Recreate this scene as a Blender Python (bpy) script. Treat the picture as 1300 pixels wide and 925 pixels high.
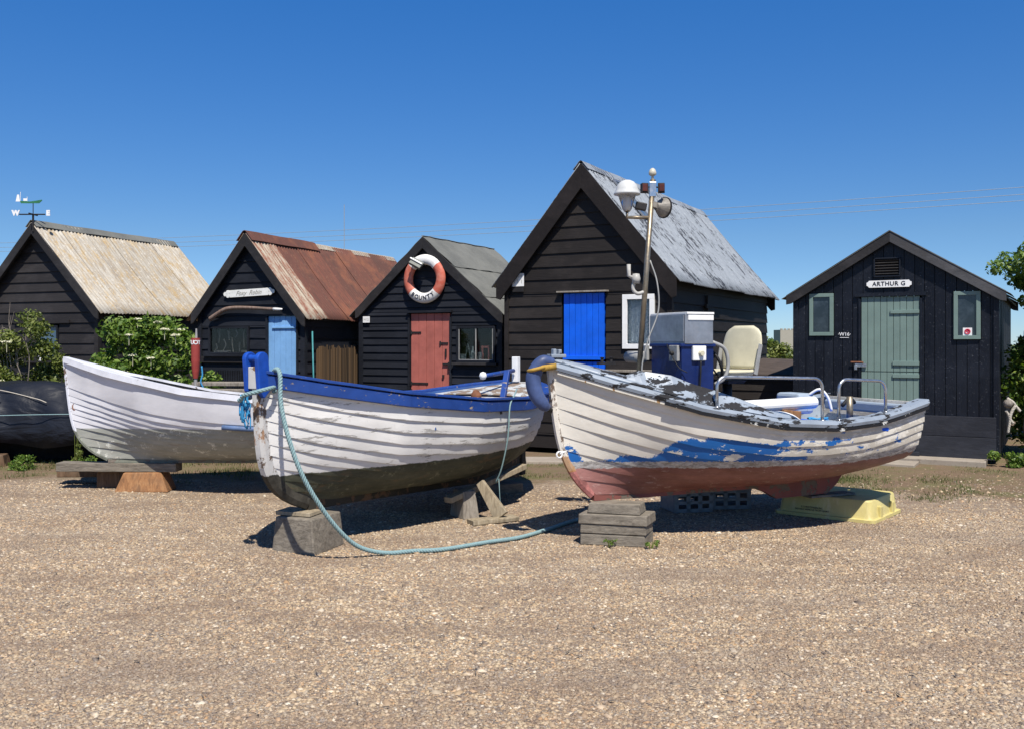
import bpy, math, random
import numpy as np
from mathutils import Vector, Matrix
R = math.radians
rnd = random.Random(7)
D = bpy.data
scene = bpy.context.scene
COL = scene.collection
for o_ in list(D.objects):
    D.objects.remove(o_, do_unlink=True)

# ------------------------------------------------------------------ camera, sky, sun, exposure
cam_data = D.cameras.new('camera')
cam = D.objects.new('camera', cam_data)
COL.objects.link(cam)
cam.location = (0, 0, 1.7)
cam.rotation_euler = (R(90), 0, 0)
cam_data.sensor_width = 36.0
cam_data.lens = 36.0 * 1200 / 1300
cam_data.shift_y = -(462.5 - 437.0) / 1300.0
cam_data.clip_end = 3000
cam_data.clip_start = 0.05
scene.camera = cam

SUN_EL, SUN_AZ = R(57), R(13)          # azimuth: to the right of straight behind the camera
world = D.worlds.new('World')
scene.world = world
world.use_nodes = True
wn = world.node_tree
bg = wn.nodes['Background']
sky = wn.nodes.new('ShaderNodeTexSky')
sky.sky_type = 'NISHITA'
sky.sun_disc = False
sky.sun_elevation = SUN_EL
sky.sun_rotation = math.pi - SUN_AZ
sky.air_density = 0.75
sky.dust_density = 0.0
sky.ozone_density = 4.0
hs = wn.nodes.new('ShaderNodeHueSaturation')
hs.inputs['Saturation'].default_value = 1.12
hs.inputs['Value'].default_value = 1.0
wn.links.new(sky.outputs[0], hs.inputs['Color'])
geo = wn.nodes.new('ShaderNodeTexCoord'); sx = wn.nodes.new('ShaderNodeSeparateXYZ'); wn.links.new(geo.outputs['Generated'], sx.inputs[0])
grade = wn.nodes.new('ShaderNodeValToRGB')       # clear deep-blue summer sky: less glare low down, deeper blue higher up
for i_, (p_, c_) in enumerate(((0.0, (0.60, 0.74, 0.96)), (0.11, (0.66, 0.79, 0.90)), (0.34, (0.44, 0.93, 1.28)), (0.8, (0.6, 0.95, 1.15)))):
    e_ = grade.color_ramp.elements[i_] if i_ < 2 else grade.color_ramp.elements.new(p_)
    e_.position = p_; e_.color = (*[k / 1.3 for k in c_], 1)
wn.links.new(sx.outputs[2], grade.inputs[0])
mul = wn.nodes.new('ShaderNodeVectorMath'); mul.operation = 'MULTIPLY'
wn.links.new(hs.outputs[0], mul.inputs[0]); wn.links.new(grade.outputs[0], mul.inputs[1])
wn.links.new(mul.outputs[0], bg.inputs['Color'])
bg.inputs['Strength'].default_value = 0.112
sd = D.lights.new('sun', 'SUN')
sd.energy = 5.0
sd.angle = R(0.55)
sd.color = (1.0, 0.94, 0.85)
sun = D.objects.new('sun', sd)
COL.objects.link(sun)
sdir = Vector((math.sin(SUN_AZ) * math.cos(SUN_EL), -math.cos(SUN_AZ) * math.cos(SUN_EL), math.sin(SUN_EL)))
sun.rotation_euler = sdir.to_track_quat('Z', 'Y').to_euler()
sun.location = (4, -8, 14)
scene.view_settings.view_transform = 'Standard'
scene.view_settings.look = 'None'
scene.view_settings.exposure = 0.40
scene.view_settings.gamma = 1.0

# ------------------------------------------------------------------ helpers
def tag(o, label=None, cat=None, group=None, kind=None):
    if label: o['label'] = label
    if cat: o['category'] = cat
    if group: o['group'] = group
    if kind: o['kind'] = kind
    return o

def thing(name, label, cat, loc=(0, 0, 0), rz=0.0, group=None):
    o = D.objects.new(name, None)
    o.empty_display_size = 0.2
    COL.objects.link(o)
    o.location = loc
    o.rotation_euler = (0, 0, rz)
    return tag(o, label, cat, group)

class MB:
    """collects faces; build() links them as ONE mesh object"""
    def __init__(s):
        s.v = []; s.f = []; s.m = []
    def add(s, vs, fs, M=None, mi=0):
        n = len(s.v)
        if M is not None:
            vs = [M @ Vector(p) for p in vs]
        s.v.extend([tuple(p) for p in vs])
        for f in fs:
            s.f.append(tuple(i + n for i in f)); s.m.append(mi)
    def box(s, c, d, rot=None, mi=0, taper=None):
        x, y, z = d[0] / 2, d[1] / 2, d[2] / 2
        t = taper or 1.0
        vs = [(-x, -y, -z), (x, -y, -z), (x, y, -z), (-x, y, -z), (-x * t, -y * t, z), (x * t, -y * t, z), (x * t, y * t, z), (-x * t, y * t, z)]
        fs = [(0, 3, 2, 1), (4, 5, 6, 7), (0, 1, 5, 4), (1, 2, 6, 5), (2, 3, 7, 6), (3, 0, 4, 7)]
        M = Matrix.Translation(Vector(c))
        if rot is not None:
            from mathutils import Euler
            M = M @ Euler(rot).to_matrix().to_4x4()
        s.add(vs, fs, M, mi)
    def beam(s, a, b, w, h, up=(0, 0, 1), mi=0, w2=None, h2=None):
        a, b = Vector(a), Vector(b)
        d = (b - a).normalized()
        sd_ = d.cross(Vector(up)).normalized()
        u = sd_.cross(d).normalized()
        w2 = w if w2 is None else w2; h2 = h if h2 is None else h2
        vs = []
        for p, ww, hh in ((a, w, h), (b, w2, h2)):
            for i, j in ((-1, -1), (1, -1), (1, 1), (-1, 1)):
                vs.append(p + sd_ * (i * ww / 2) + u * (j * hh / 2))
        s.add(vs, [(3, 2, 1, 0), (4, 5, 6, 7), (0, 1, 5, 4), (1, 2, 6, 5), (2, 3, 7, 6), (3, 0, 4, 7)], mi=mi)
    def prism(s, poly, n, mi=0):
        """poly: 3D points (planar), extruded by vector n"""
        n = Vector(n); k = len(poly)
        vs = [Vector(p) for p in poly] + [Vector(p) + n for p in poly]
        fs = [tuple(range(k))[::-1], tuple(range(k, 2 * k))]
        fs += [(i, (i + 1) % k, (i + 1) % k + k, i + k) for i in range(k)]
        s.add(vs, fs, mi=mi)
    def tube(s, pts, r, seg=8, mi=0, cap=True, closed=False, twist=0.0):
        pts = [Vector(p) for p in pts]
        n = len(pts)
        rr = r if isinstance(r, (list, tuple)) else [r] * n
        rings = []
        t0 = (pts[1] - pts[0]).normalized()
        ref = Vector((0, 0, 1)) if abs(t0.z) < 0.9 else Vector((1, 0, 0))
        u = t0.cross(ref).normalized()
        base = len(s.v)
        for i, p in enumerate(pts):
            if closed:
                t = (pts[(i + 1) % n] - pts[i - 1]).normalized()
            else:
                t = (pts[min(i + 1, n - 1)] - pts[max(i - 1, 0)]).normalized()
            u = (u - t * u.dot(t)).normalized()
            w = t.cross(u)
            for k in range(seg):
                a = 2 * math.pi * k / seg + twist * i
                s.v.append(tuple(p + u * (rr[i] * math.cos(a)) + w * (rr[i] * math.sin(a))))
        m = n if closed else n - 1
        for i in range(m):
            for k in range(seg):
                a = base + i * seg + k; b = base + i * seg + (k + 1) % seg
                j = ((i + 1) % n) * seg + base
                s.f.append((a, b, j + (k + 1) % seg, j + k)); s.m.append(mi)
        if cap and not closed:
            s.f.append(tuple(base + k for k in range(seg))[::-1]); s.m.append(mi)
            s.f.append(tuple(base + (n - 1) * seg + k for k in range(seg))); s.m.append(mi)
    def lathe(s, prof, c=(0, 0, 0), seg=20, M=None, mi=0):
        """prof: (r, z) list; closes at r=0 ends"""
        vs = []; fs = []
        for r, z in prof:
            for k in range(seg):
                a = 2 * math.pi * k / seg
                vs.append((c[0] + r * math.cos(a), c[1] + r * math.sin(a), c[2] + z))
        for i in range(len(prof) - 1):
            for k in range(seg):
                fs.append((i * seg + k, i * seg + (k + 1) % seg, (i + 1) * seg + (k + 1) % seg, (i + 1) * seg + k))
        fs.append(tuple(range(seg))[::-1]); fs.append(tuple((len(prof) - 1) * seg + k for k in range(seg)))
        s.add(vs, fs, M, mi)
    def grid(s, rows, mi=0):
        n = len(s.v); w = len(rows[0])
        for r in rows: s.v.extend([tuple(p) for p in r])
        for i in range(len(rows) - 1):
            for j in range(w - 1):
                a = n + i * w + j
                s.f.append((a, a + 1, a + w + 1, a + w)); s.m.append(mi)
    def build(s, name, mats, parent=None, smooth=False, bevel=0.0, solid=0.0, sub=0, label=None):
        me = D.meshes.new(name)
        me.from_pydata(s.v, [], s.f)
        if not isinstance(mats, (list, tuple)): mats = [mats]
        for m in mats: me.materials.append(m)
        me.polygons.foreach_set('material_index', s.m)
        if smooth:
            me.polygons.foreach_set('use_smooth', [True] * len(s.f))
        me.update()
        o = D.objects.new(name, me)
        COL.objects.link(o)
        if parent: o.parent = parent
        if solid:
            md = o.modifiers.new('solid', 'SOLIDIFY'); md.thickness = solid; md.offset = -1
        if bevel:
            md = o.modifiers.new('bevel', 'BEVEL'); md.width = bevel; md.segments = 2; md.limit_method = 'ANGLE'; md.angle_limit = R(40)
        if sub:
            md = o.modifiers.new('sub', 'SUBSURF'); md.levels = sub; md.render_levels = sub
        if label: o['label'] = label
        return o

def text_geo(txt, size, extrude=0.002, shear=0.0, spacing=1.0, bold=0.0):
    c = D.curves.new('lettering', 'FONT')
    c.body = txt; c.size = size; c.extrude = extrude; c.shear = shear; c.space_character = spacing
    c.align_x = 'CENTER'; c.align_y = 'CENTER'; c.offset = bold; c.resolution_u = 3
    o = D.objects.new('lettering', c); COL.objects.link(o)
    bpy.context.view_layer.update()
    me = D.meshes.new_from_object(o.evaluated_get(bpy.context.evaluated_depsgraph_get()))
    vs = [tuple(v.co) for v in me.vertices]; fs = [tuple(p.vertices) for p in me.polygons]
    D.objects.remove(o); D.curves.remove(c); D.meshes.remove(me)
    return vs, fs

def text_on(txt, size, pos, right, up, mat, parent, name='lettering', **k):
    vs, fs = text_geo(txt, size, **k)
    r = Vector(right).normalized(); u = Vector(up).normalized(); n = r.cross(u)
    p = Vector(pos)
    mb = MB(); mb.add([p + r * a + u * b + n * c for a, b, c in vs], fs)
    return mb.build(name, mat, parent)

def interp(x, xs, ys):
    return float(np.interp(x, xs, ys))

def smooth_path(pts, n=8):
    """Catmull-Rom through pts"""
    P = [Vector(p) for p in pts]; P = [P[0] * 2 - P[1]] + P + [P[-1] * 2 - P[-2]]
    out = []
    for i in range(1, len(P) - 2):
        a, b, c, d = P[i - 1:i + 3]
        for k in range(n):
            t = k / n
            out.append(0.5 * ((2 * b) + (c - a) * t + (2 * a - 5 * b + 4 * c - d) * t * t + (3 * b - a - 3 * c + d) * t ** 3))
    out.append(P[-2])
    return out

# ------------------------------------------------------------------ materials
class NT:
    def __init__(s, name):
        s.mat = D.materials.new(name); s.mat.use_nodes = True
        s.t = s.mat.node_tree; s.n = s.t.nodes; s.l = s.t.links
        s.p = s.n['Principled BSDF']; s.out = s.n['Material Output']
        s.p.inputs['Specular IOR Level'].default_value = 0.35
        s.tc = s.n.new('ShaderNodeTexCoord')
        s.obj = s.tc.outputs['Object']
    def lk(s, a, b):
        if hasattr(a, 'links') or hasattr(a, 'is_linked'): s.l.new(a, b)
        else: b.default_value = a
    def map(s, scale=(1, 1, 1), rot=(0, 0, 0), src=None, loc=(0, 0, 0)):
        m = s.n.new('ShaderNodeMapping')
        m.inputs['Scale'].default_value = scale; m.inputs['Rotation'].default_value = rot; m.inputs['Location'].default_value = loc
        s.l.new(src or s.obj, m.inputs['Vector']); return m.outputs[0]
    def noise(s, scale=5, detail=6, rough=0.6, vec=None, dist=0.0):
        n = s.n.new('ShaderNodeTexNoise')
        n.inputs['Scale'].default_value = scale; n.inputs['Detail'].default_value = detail
        n.inputs['Roughness'].default_value = rough; n.inputs['Distortion'].default_value = dist
        s.l.new(vec or s.obj, n.inputs['Vector']); return n.outputs['Fac']
    def vor(s, scale=5, vec=None, feature='F1'):
        n = s.n.new('ShaderNodeTexVoronoi'); n.feature = feature
        n.inputs['Scale'].default_value = scale
        s.l.new(vec or s.obj, n.inputs['Vector']); return n
    def ramp(s, fac, stops, const=False):
        r = s.n.new('ShaderNodeValToRGB')
        if const: r.color_ramp.interpolation = 'CONSTANT'
        e = r.color_ramp.elements
        while len(e) < len(stops): e.new(0.5)
        for el, (p, c) in zip(e, stops):
            el.position = p
            el.color = (c, c, c, 1) if isinstance(c, (int, float)) else (*c, 1)
        s.l.new(fac, r.inputs[0]); return r.outputs[0]
    def mix(s, f, a, b, mode='MIX'):
        m = s.n.new('ShaderNodeMix'); m.data_type = 'RGBA'; m.blend_type = mode
        for v, i in ((f, 0), (a, 6), (b, 7)):
            if isinstance(v, tuple): m.inputs[i].default_value = (*v, 1)
            elif isinstance(v, (int, float)): m.inputs[i].default_value = v
            else: s.l.new(v, m.inputs[i])
        return m.outputs[2]
    def math(s, op, a, b=0.0, c=None, clamp=False):
        m = s.n.new('ShaderNodeMath'); m.operation = op; m.use_clamp = clamp
        for v, i in ((a, 0), (b, 1), (c, 2)):
            if v is None: continue
            if isinstance(v, (int, float)): m.inputs[i].default_value = v
            else: s.l.new(v, m.inputs[i])
        return m.outputs[0]
    def mapr(s, v, a, b, c=0.0, d=1.0):
        m = s.n.new('ShaderNodeMapRange')
        s.l.new(v, m.inputs[0])
        for i, k in enumerate((a, b, c, d)): m.inputs[i + 1].default_value = k
        return m.outputs[0]
    def xyz(s, src=None):
        x = s.n.new('ShaderNodeSeparateXYZ'); s.l.new(src or s.obj, x.inputs[0]); return x.outputs
    def attr(s, name):
        a = s.n.new('ShaderNodeAttribute'); a.attribute_name = name; return a.outputs['Fac']
    def island(s):
        g = s.n.new('ShaderNodeNewGeometry'); return g.outputs['Random Per Island']
    def bump(s, h, strength=0.3, dist=0.01):
        b = s.n.new('ShaderNodeBump'); b.inputs['Strength'].default_value = strength; b.inputs['Distance'].default_value = dist
        s.l.new(h, b.inputs['Height']); s.l.new(b.outputs[0], s.p.inputs['Normal'])
    def done(s, col=None, rough=0.6, metal=0.0, spec=None):
        if col is not None:
            if isinstance(col, tuple): s.p.inputs['Base Color'].default_value = (*col, 1)
            else: s.l.new(col, s.p.inputs['Base Color'])
        if isinstance(rough, (int, float)): s.p.inputs['Roughness'].default_value = rough
        else: s.l.new(rough, s.p.inputs['Roughness'])
        s.p.inputs['Metallic'].default_value = metal
        if spec is not None: s.p.inputs['Specular IOR Level'].default_value = spec
        return s.mat

def plain(name, col, rough=0.55, var=0.25, scale=9, metal=0.0, bump=0.1, spec=None):
    """painted or plastic surface with grime and slight unevenness"""
    m = NT(name)
    n = m.noise(scale, 7, 0.65)
    f = m.mapr(n, 0.3, 0.72, 1 - var, 1 + var * 0.35)
    c = m.mix(1.0, col, f, 'MULTIPLY')
    rg = m.mapr(m.noise(scale * 3, 4), 0.3, 0.7, max(0.05, rough - 0.12), min(1, rough + 0.12))
    if bump: m.bump(m.noise(scale * 4, 6), bump, 0.004)
    return m.done(c, rg, metal, spec)

def tarred(name, col, col2, wood=0.15, flakes=0.0, grain=(3, 3, 40), rough=0.62):
    """black stained boards, each board its own shade, grain along the board"""
    m = NT(name)
    v = m.map(grain)
    g = m.noise(2.5, 8, 0.7, v)
    isl = m.island()
    c = m.mix(m.math('ADD', m.math('MULTIPLY', isl, 0.6), m.math('MULTIPLY', g, 0.5), clamp=True), col, col2)
    wm = m.ramp(m.noise(1.7, 9, 0.75, v), [(0.62 - wood * 0.15, 0), (0.75, 1)])
    c = m.mix(m.math('MULTIPLY', wm, 0.4), c, (0.060, 0.050, 0.042))
    fade = m.ramp(m.noise(1.1, 6, 0.7, m.map((1, 1, 1.8))), [(0.48, 0), (0.68, 0.45)])
    c = m.mix(fade, c, tuple(k * 1.9 + 0.004 for k in col2))
    chip = m.ramp(m.noise(14, 7, 0.8, m.map((0.6, 0.6, 2.5))), [(0.64, 0), (0.67, 0.4)])
    c = m.mix(chip, c, (0.075, 0.064, 0.055))
    if flakes:
        fl = m.ramp(m.noise(26, 5, 0.8, m.map((1, 1, 1.8))), [(0.63 - flakes * 0.02, 0), (0.69, 0.45)])
        c = m.mix(fl, c, (0.30, 0.32, 0.36))
    m.bump(g, 0.55, 0.01)
    return m.done(c, rough, spec=0.25)

def weathered(name, c1, c2, c3, scale=(14, 14, 2), rough=0.8):
    m = NT(name)
    v = m.map(scale)
    g = m.noise(2.2, 8, 0.7, v, 0.6)
    c = m.ramp(g, [(0.3, c1), (0.52, c2), (0.75, c3)])
    c = m.mix(m.math('MULTIPLY', m.island(), 0.3), c, (0.12, 0.10, 0.08))
    st = m.ramp(m.noise(3.1, 6, 0.7), [(0.5, 0), (0.7, 0.5)])
    c = m.mix(st, c, (0.10, 0.085, 0.065))
    m.bump(g, 0.7, 0.01)
    return m.done(c, rough)

def peel(name, top, under, amount=0.5, scale=6, stretch=(1, 1, 1), rough=0.45, under2=None, dirt=0.25):
    """paint flaking off what is below"""
    m = NT(name)
    v = m.map(stretch)
    n = m.noise(scale, 9, 0.68, v, 0.3)
    mask = m.ramp(n, [(amount, 0), (amount + 0.012, 1)])
    d = m.mapr(m.noise(scale * 0.6, 7), 0.3, 0.7, 1 - dirt, 1.05)
    t = m.mix(1.0, top, d, 'MULTIPLY')
    u = m.mix(m.noise(scale * 5, 5), under, under2 or tuple(k * 1.6 for k in under))
    c = m.mix(mask, t, u)
    m.bump(m.math('SUBTRACT', 1.0, mask), 0.6, 0.004)
    return m.done(c, m.mapr(mask, 0, 1, rough, 0.85))

M_ = {}
M_['hutA'] = tarred('tarred_boards_brown', (0.008, 0.0062, 0.0055), (0.022, 0.018, 0.016), 0.2, grain=(2, 2, 30))
M_['hutB'] = tarred('tarred_boards_black', (0.0045, 0.0055, 0.0085), (0.013, 0.015, 0.021), 0.1, grain=(2, 2, 30))
M_['hutC'] = tarred('tarred_boards_blueblack', (0.0035, 0.0044, 0.0080), (0.010, 0.0122, 0.0185), 0.0, flakes=0.8, grain=(12, 12, 1.5), rough=0.4)
M_['hutD'] = tarred('tarred_boards_worn', (0.009, 0.008, 0.009), (0.030, 0.027, 0.027), 0.5, grain=(2, 2, 30))
M_['barge'] = tarred('tarred_barge_board', (0.012, 0.0115, 0.012), (0.032, 0.030, 0.031), 0.5, grain=(6, 6, 6))
M_['bargeblack'] = tarred('tarred_barge_board_brown', (0.009, 0.007, 0.006), (0.017, 0.013, 0.012), 0.1, grain=(6, 6, 6))
M_['bargegrey'] = tarred('worn_grey_barge_board', (0.03, 0.03, 0.032), (0.08, 0.08, 0.085), 0.9, grain=(4, 4, 4))
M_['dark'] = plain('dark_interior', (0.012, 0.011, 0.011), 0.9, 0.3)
M_['woodgrey'] = weathered('weathered_grey_wood', (0.12, 0.10, 0.08), (0.27, 0.24, 0.20), (0.40, 0.36, 0.31))
M_['sleeper'] = weathered('weathered_sleeper_wood', (0.08, 0.07, 0.055), (0.20, 0.175, 0.14), (0.31, 0.275, 0.22), (2.5, 14, 14))
M_['woodpale'] = weathered('pale_weathered_wood', (0.16, 0.125, 0.08), (0.34, 0.28, 0.19), (0.46, 0.40, 0.30))
M_['woodorange'] = weathered('orange_brown_wood', (0.13, 0.06, 0.025), (0.30, 0.14, 0.055), (0.42, 0.24, 0.11))
M_['steel'] = plain('stainless_steel', (0.55, 0.56, 0.57), 0.32, 0.35, 6, metal=0.9, bump=0.05)
M_['steelbox'] = plain('brushed_steel_box', (0.42, 0.44, 0.47), 0.42, 0.45, 4, metal=0.75, bump=0.1)
M_['brass'] = plain('tarnished_steel_pole', (0.30, 0.25, 0.18), 0.42, 0.4, 14, metal=0.7)
M_['iron'] = plain('black_iron', (0.02, 0.018, 0.018), 0.6, 0.4, 20)
M_['rustiron'] = plain('rusty_iron', (0.22, 0.09, 0.045), 0.8, 0.5, 20)
M_['whiteplastic'] = plain('white_plastic', (0.78, 0.78, 0.76), 0.4, 0.12, 7)
M_['whitepaint'] = plain('white_frame_paint', (0.80, 0.80, 0.78), 0.4, 0.10, 9)
M_['greyplastic'] = plain('grey_plastic', (0.32, 0.32, 0.31), 0.5, 0.25, 9)
M_['cream'] = plain('cream_plastic_seat', (0.62, 0.58, 0.42), 0.5, 0.22, 4)
M_['yellow'] = None
M_['bluebright'] = plain('bright_blue_paint', (0.003, 0.115, 0.74), 0.5, 0.22, 4)
M_['lightblue'] = plain('light_blue_door_paint', (0.20, 0.40, 0.68), 0.55, 0.2, 4)
M_['coral'] = plain('faded_coral_door_paint', (0.42, 0.125, 0.098), 0.6, 0.28, 4)
M_['sage'] = plain('sage_green_paint', (0.165, 0.235, 0.21), 0.5, 0.14, 4)
M_['navy'] = plain('navy_blue_paint', (0.008, 0.022, 0.115), 0.35, 0.35, 5)
M_['fender'] = plain('faded_blue_fender', (0.065, 0.10, 0.23), 0.5, 0.5, 6)
M_['letter'] = plain('dark_lettering', (0.02, 0.02, 0.03), 0.6, 0.2)
M_['letterwhite'] = plain('white_lettering', (0.75, 0.75, 0.75), 0.5, 0.1)
M_['letterfaint'] = plain('faded_grey_lettering', (0.40, 0.38, 0.33), 0.7, 0.3, 30)
M_['black'] = plain('black_rubber', (0.015, 0.015, 0.016), 0.6, 0.3)

def glass(name, tint=(0.8, 0.85, 0.9), rough=0.03):
    m = NT(name)
    m.p.inputs['Transmission Weight'].default_value = 1.0
    m.p.inputs['IOR'].default_value = 1.35
    m.n.remove(m.tc)
    m.p.inputs['Base Color'].default_value = (*tint, 1); m.p.inputs['Roughness'].default_value = rough
    m.p.inputs['Specular IOR Level'].default_value = 0.5
    return m.mat
M_['glass'] = glass('dirty_window_glass')

m = NT('dark_reflective_pane')
m.done(m.mix(m.ramp(m.noise(3, 7, 0.7), [(0.45, 0), (0.75, 1)]), (0.015, 0.022, 0.03), (0.06, 0.08, 0.10)), 0.12, spec=0.6)
M_['pane'] = m.mat
m = NT('blue_reflecting_pane')
m.done(m.mix(m.ramp(m.noise(2, 5, 0.6), [(0.4, 0), (0.8, 1)]), (0.05, 0.095, 0.15), (0.10, 0.16, 0.22)), 0.15, spec=0.6)
M_['paneblue'] = m.mat

# yellow tub: stained plastic
m = NT('stained_yellow_plastic')
c = m.mix(m.ramp(m.noise(3.5, 7, 0.7), [(0.35, 0), (0.75, 1)]), (0.60, 0.52, 0.20), (0.45, 0.38, 0.16))
c = m.mix(m.ramp(m.noise(9, 8, 0.75, m.map((1, 1, 0.35))), [(0.52, 0), (0.70, 0.75)]), c, (0.70, 0.62, 0.36))
c = m.mix(m.ramp(m.noise(2.2, 9, 0.8), [(0.60, 0), (0.75, 0.7)]), c, (0.20, 0.15, 0.07))
m.bump(m.noise(20, 5), 0.2, 0.004)
M_['yellow'] = m.done(c, 0.5)

# corrugated roofs
def corrug(name, kind):
    m = NT(name)
    isl = m.island()
    down = m.map((7, 1.1, 1.1))          # streaks run down the slope; local x ~ down, y ~ along the ridge
    st = m.noise(3.0, 9, 0.72, m.map((0.9, 7, 0.9)))
    bl = m.noise(2.1, 7, 0.65)
    fine = m.noise(22, 6, 0.7)
    if kind == 'lichen':
        c = m.mix(isl, (0.31, 0.285, 0.235), (0.45, 0.42, 0.36))
        c = m.mix(m.ramp(st, [(0.42, 0), (0.62, 0.8)]), c, (0.235, 0.195, 0.15))
        c = m.mix(m.ramp(m.noise(6.5, 9, 0.8, m.map((0.5, 1.6, 0.5))), [(0.49, 0), (0.62, 0.75)]), c, (0.36, 0.24, 0.09))
        c = m.mix(m.ramp(fine, [(0.56, 0), (0.62, 0.5)]), c, (0.56, 0.53, 0.47))
        r = 0.85
    elif kind == 'rust':
        c = m.mix(isl, (0.165, 0.060, 0.040), (0.085, 0.038, 0.030))
        c = m.mix(m.ramp(st, [(0.45, 0), (0.65, 0.8)]), c, (0.075, 0.040, 0.030))
        c = m.mix(m.ramp(bl, [(0.5, 0), (0.66, 0.7)]), c, (0.22, 0.085, 0.045))
        c = m.mix(m.ramp(fine, [(0.58, 0), (0.66, 0.35)]), c, (0.24, 0.14, 0.09))
        r = 0.85
    elif kind == 'rustpale':
        c = m.mix(m.ramp(m.noise(2.6, 8, 0.7, m.map((0.9, 6, 0.9))), [(0.40, 0), (0.58, 1)]), (0.40, 0.35, 0.27), (0.20, 0.075, 0.045))
        c = m.mix(m.ramp(fine, [(0.52, 0), (0.62, 0.6)]), c, (0.33, 0.31, 0.25))
        r = 0.8
    else:                                 # aluminium paint flaking off black
        c = m.mix(m.ramp(st, [(0.35, 0), (0.7, 0.8)]), (0.27, 0.295, 0.32), (0.17, 0.19, 0.215))
        fm = m.math('ADD', m.math('MULTIPLY', m.noise(8, 8, 0.75, m.map((0.5, 2.4, 0.5))), 0.7), m.math('MULTIPLY', m.noise(1.3, 4, 0.5), 0.3))
        c = m.mix(m.ramp(fm, [(0.525, 0), (0.555, 1)]), c, (0.030, 0.033, 0.040))
        c = m.mix(m.ramp(m.noise(30, 5, 0.7, m.map((0.6, 1.5, 0.6))), [(0.54, 0), (0.64, 0.5)]), c, (0.40, 0.43, 0.455))
        r = 0.55
    m.bump(fine, 0.3, 0.006)
    return m.done(c, r)
M_['rooflichen'] = corrug('lichened_corrugated_sheet', 'lichen')
M_['roofrust'] = corrug('rusty_corrugated_sheet', 'rust')
M_['roofrustpale'] = corrug('pale_rusting_corrugated_sheet', 'rustpale')
M_['roofsilver'] = corrug('flaking_silver_corrugated_sheet', 'silver')
m = NT('grey_roofing_felt')
c = m.mix(m.ramp(m.noise(1.6, 8, 0.7), [(0.35, 0), (0.7, 1)]), (0.105, 0.108, 0.10), (0.17, 0.172, 0.155))
c = m.mix(m.ramp(m.noise(120, 2), [(0.55, 0), (0.7, 0.5)]), c, (0.24, 0.24, 0.22))
m.bump(m.noise(60, 4), 0.4, 0.006)
M_['felt'] = m.done(c, 0.9)

# rope, foliage
def ropemat(name, a, b):
    m = NT(name)
    c = m.mix(m.noise(60, 5), a, b)
    m.bump(m.noise(150, 3), 0.5, 0.003)
    return m.done(c, 0.8)
M_['ropeteal'] = ropemat('teal_blue_rope', (0.10, 0.20, 0.22), (0.30, 0.41, 0.41))
M_['ropeblue'] = ropemat('bright_blue_cord', (0.02, 0.18, 0.42), (0.06, 0.35, 0.6))
M_['ropewhite'] = ropemat('pale_rope', (0.30, 0.27, 0.22), (0.55, 0.51, 0.44))

def leafmat(name, a, b, c3, tr=0.25):
    m = NT(name)
    isl = m.island()
    c = m.ramp(isl, [(0.0, a), (0.55, b), (1.0, c3)])
    c = m.mix(m.ramp(m.noise(1.6, 3), [(0.35, 0), (0.7, 0.45)]), c, a)
    m.done(c, 0.5)
    tl = m.n.new('ShaderNodeBsdfTranslucent'); m.l.new(m.mix(1.0, c, (1.3, 1.5, 0.6), 'MULTIPLY'), tl.inputs[0])
    mx = m.n.new('ShaderNodeMixShader'); mx.inputs[0].default_value = tr
    m.l.new(m.p.outputs[0], mx.inputs[1]); m.l.new(tl.outputs[0], mx.inputs[2]); m.l.new(mx.outputs[0], m.out.inputs[0])
    return m.mat
M_['leaf'] = leafmat('elder_leaf', (0.036, 0.080, 0.010), (0.11, 0.19, 0.024), (0.25, 0.32, 0.065))
M_['leafolive'] = leafmat('olive_leaf', (0.060, 0.085, 0.016), (0.13, 0.165, 0.030), (0.24, 0.26, 0.07))
M_['grass'] = leafmat('grass_blade', (0.055, 0.085, 0.02), (0.11, 0.135, 0.04), (0.24, 0.20, 0.09))
M_['flower'] = plain('cream_elder_flower', (0.62, 0.60, 0.42), 0.8, 0.2, 30)
M_['bark'] = weathered('shrub_bark', (0.06, 0.05, 0.04), (0.13, 0.11, 0.09), (0.22, 0.19, 0.16))
M_['twig'] = plain('dead_grey_twig', (0.26, 0.22, 0.18), 0.9, 0.3, 20)
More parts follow.
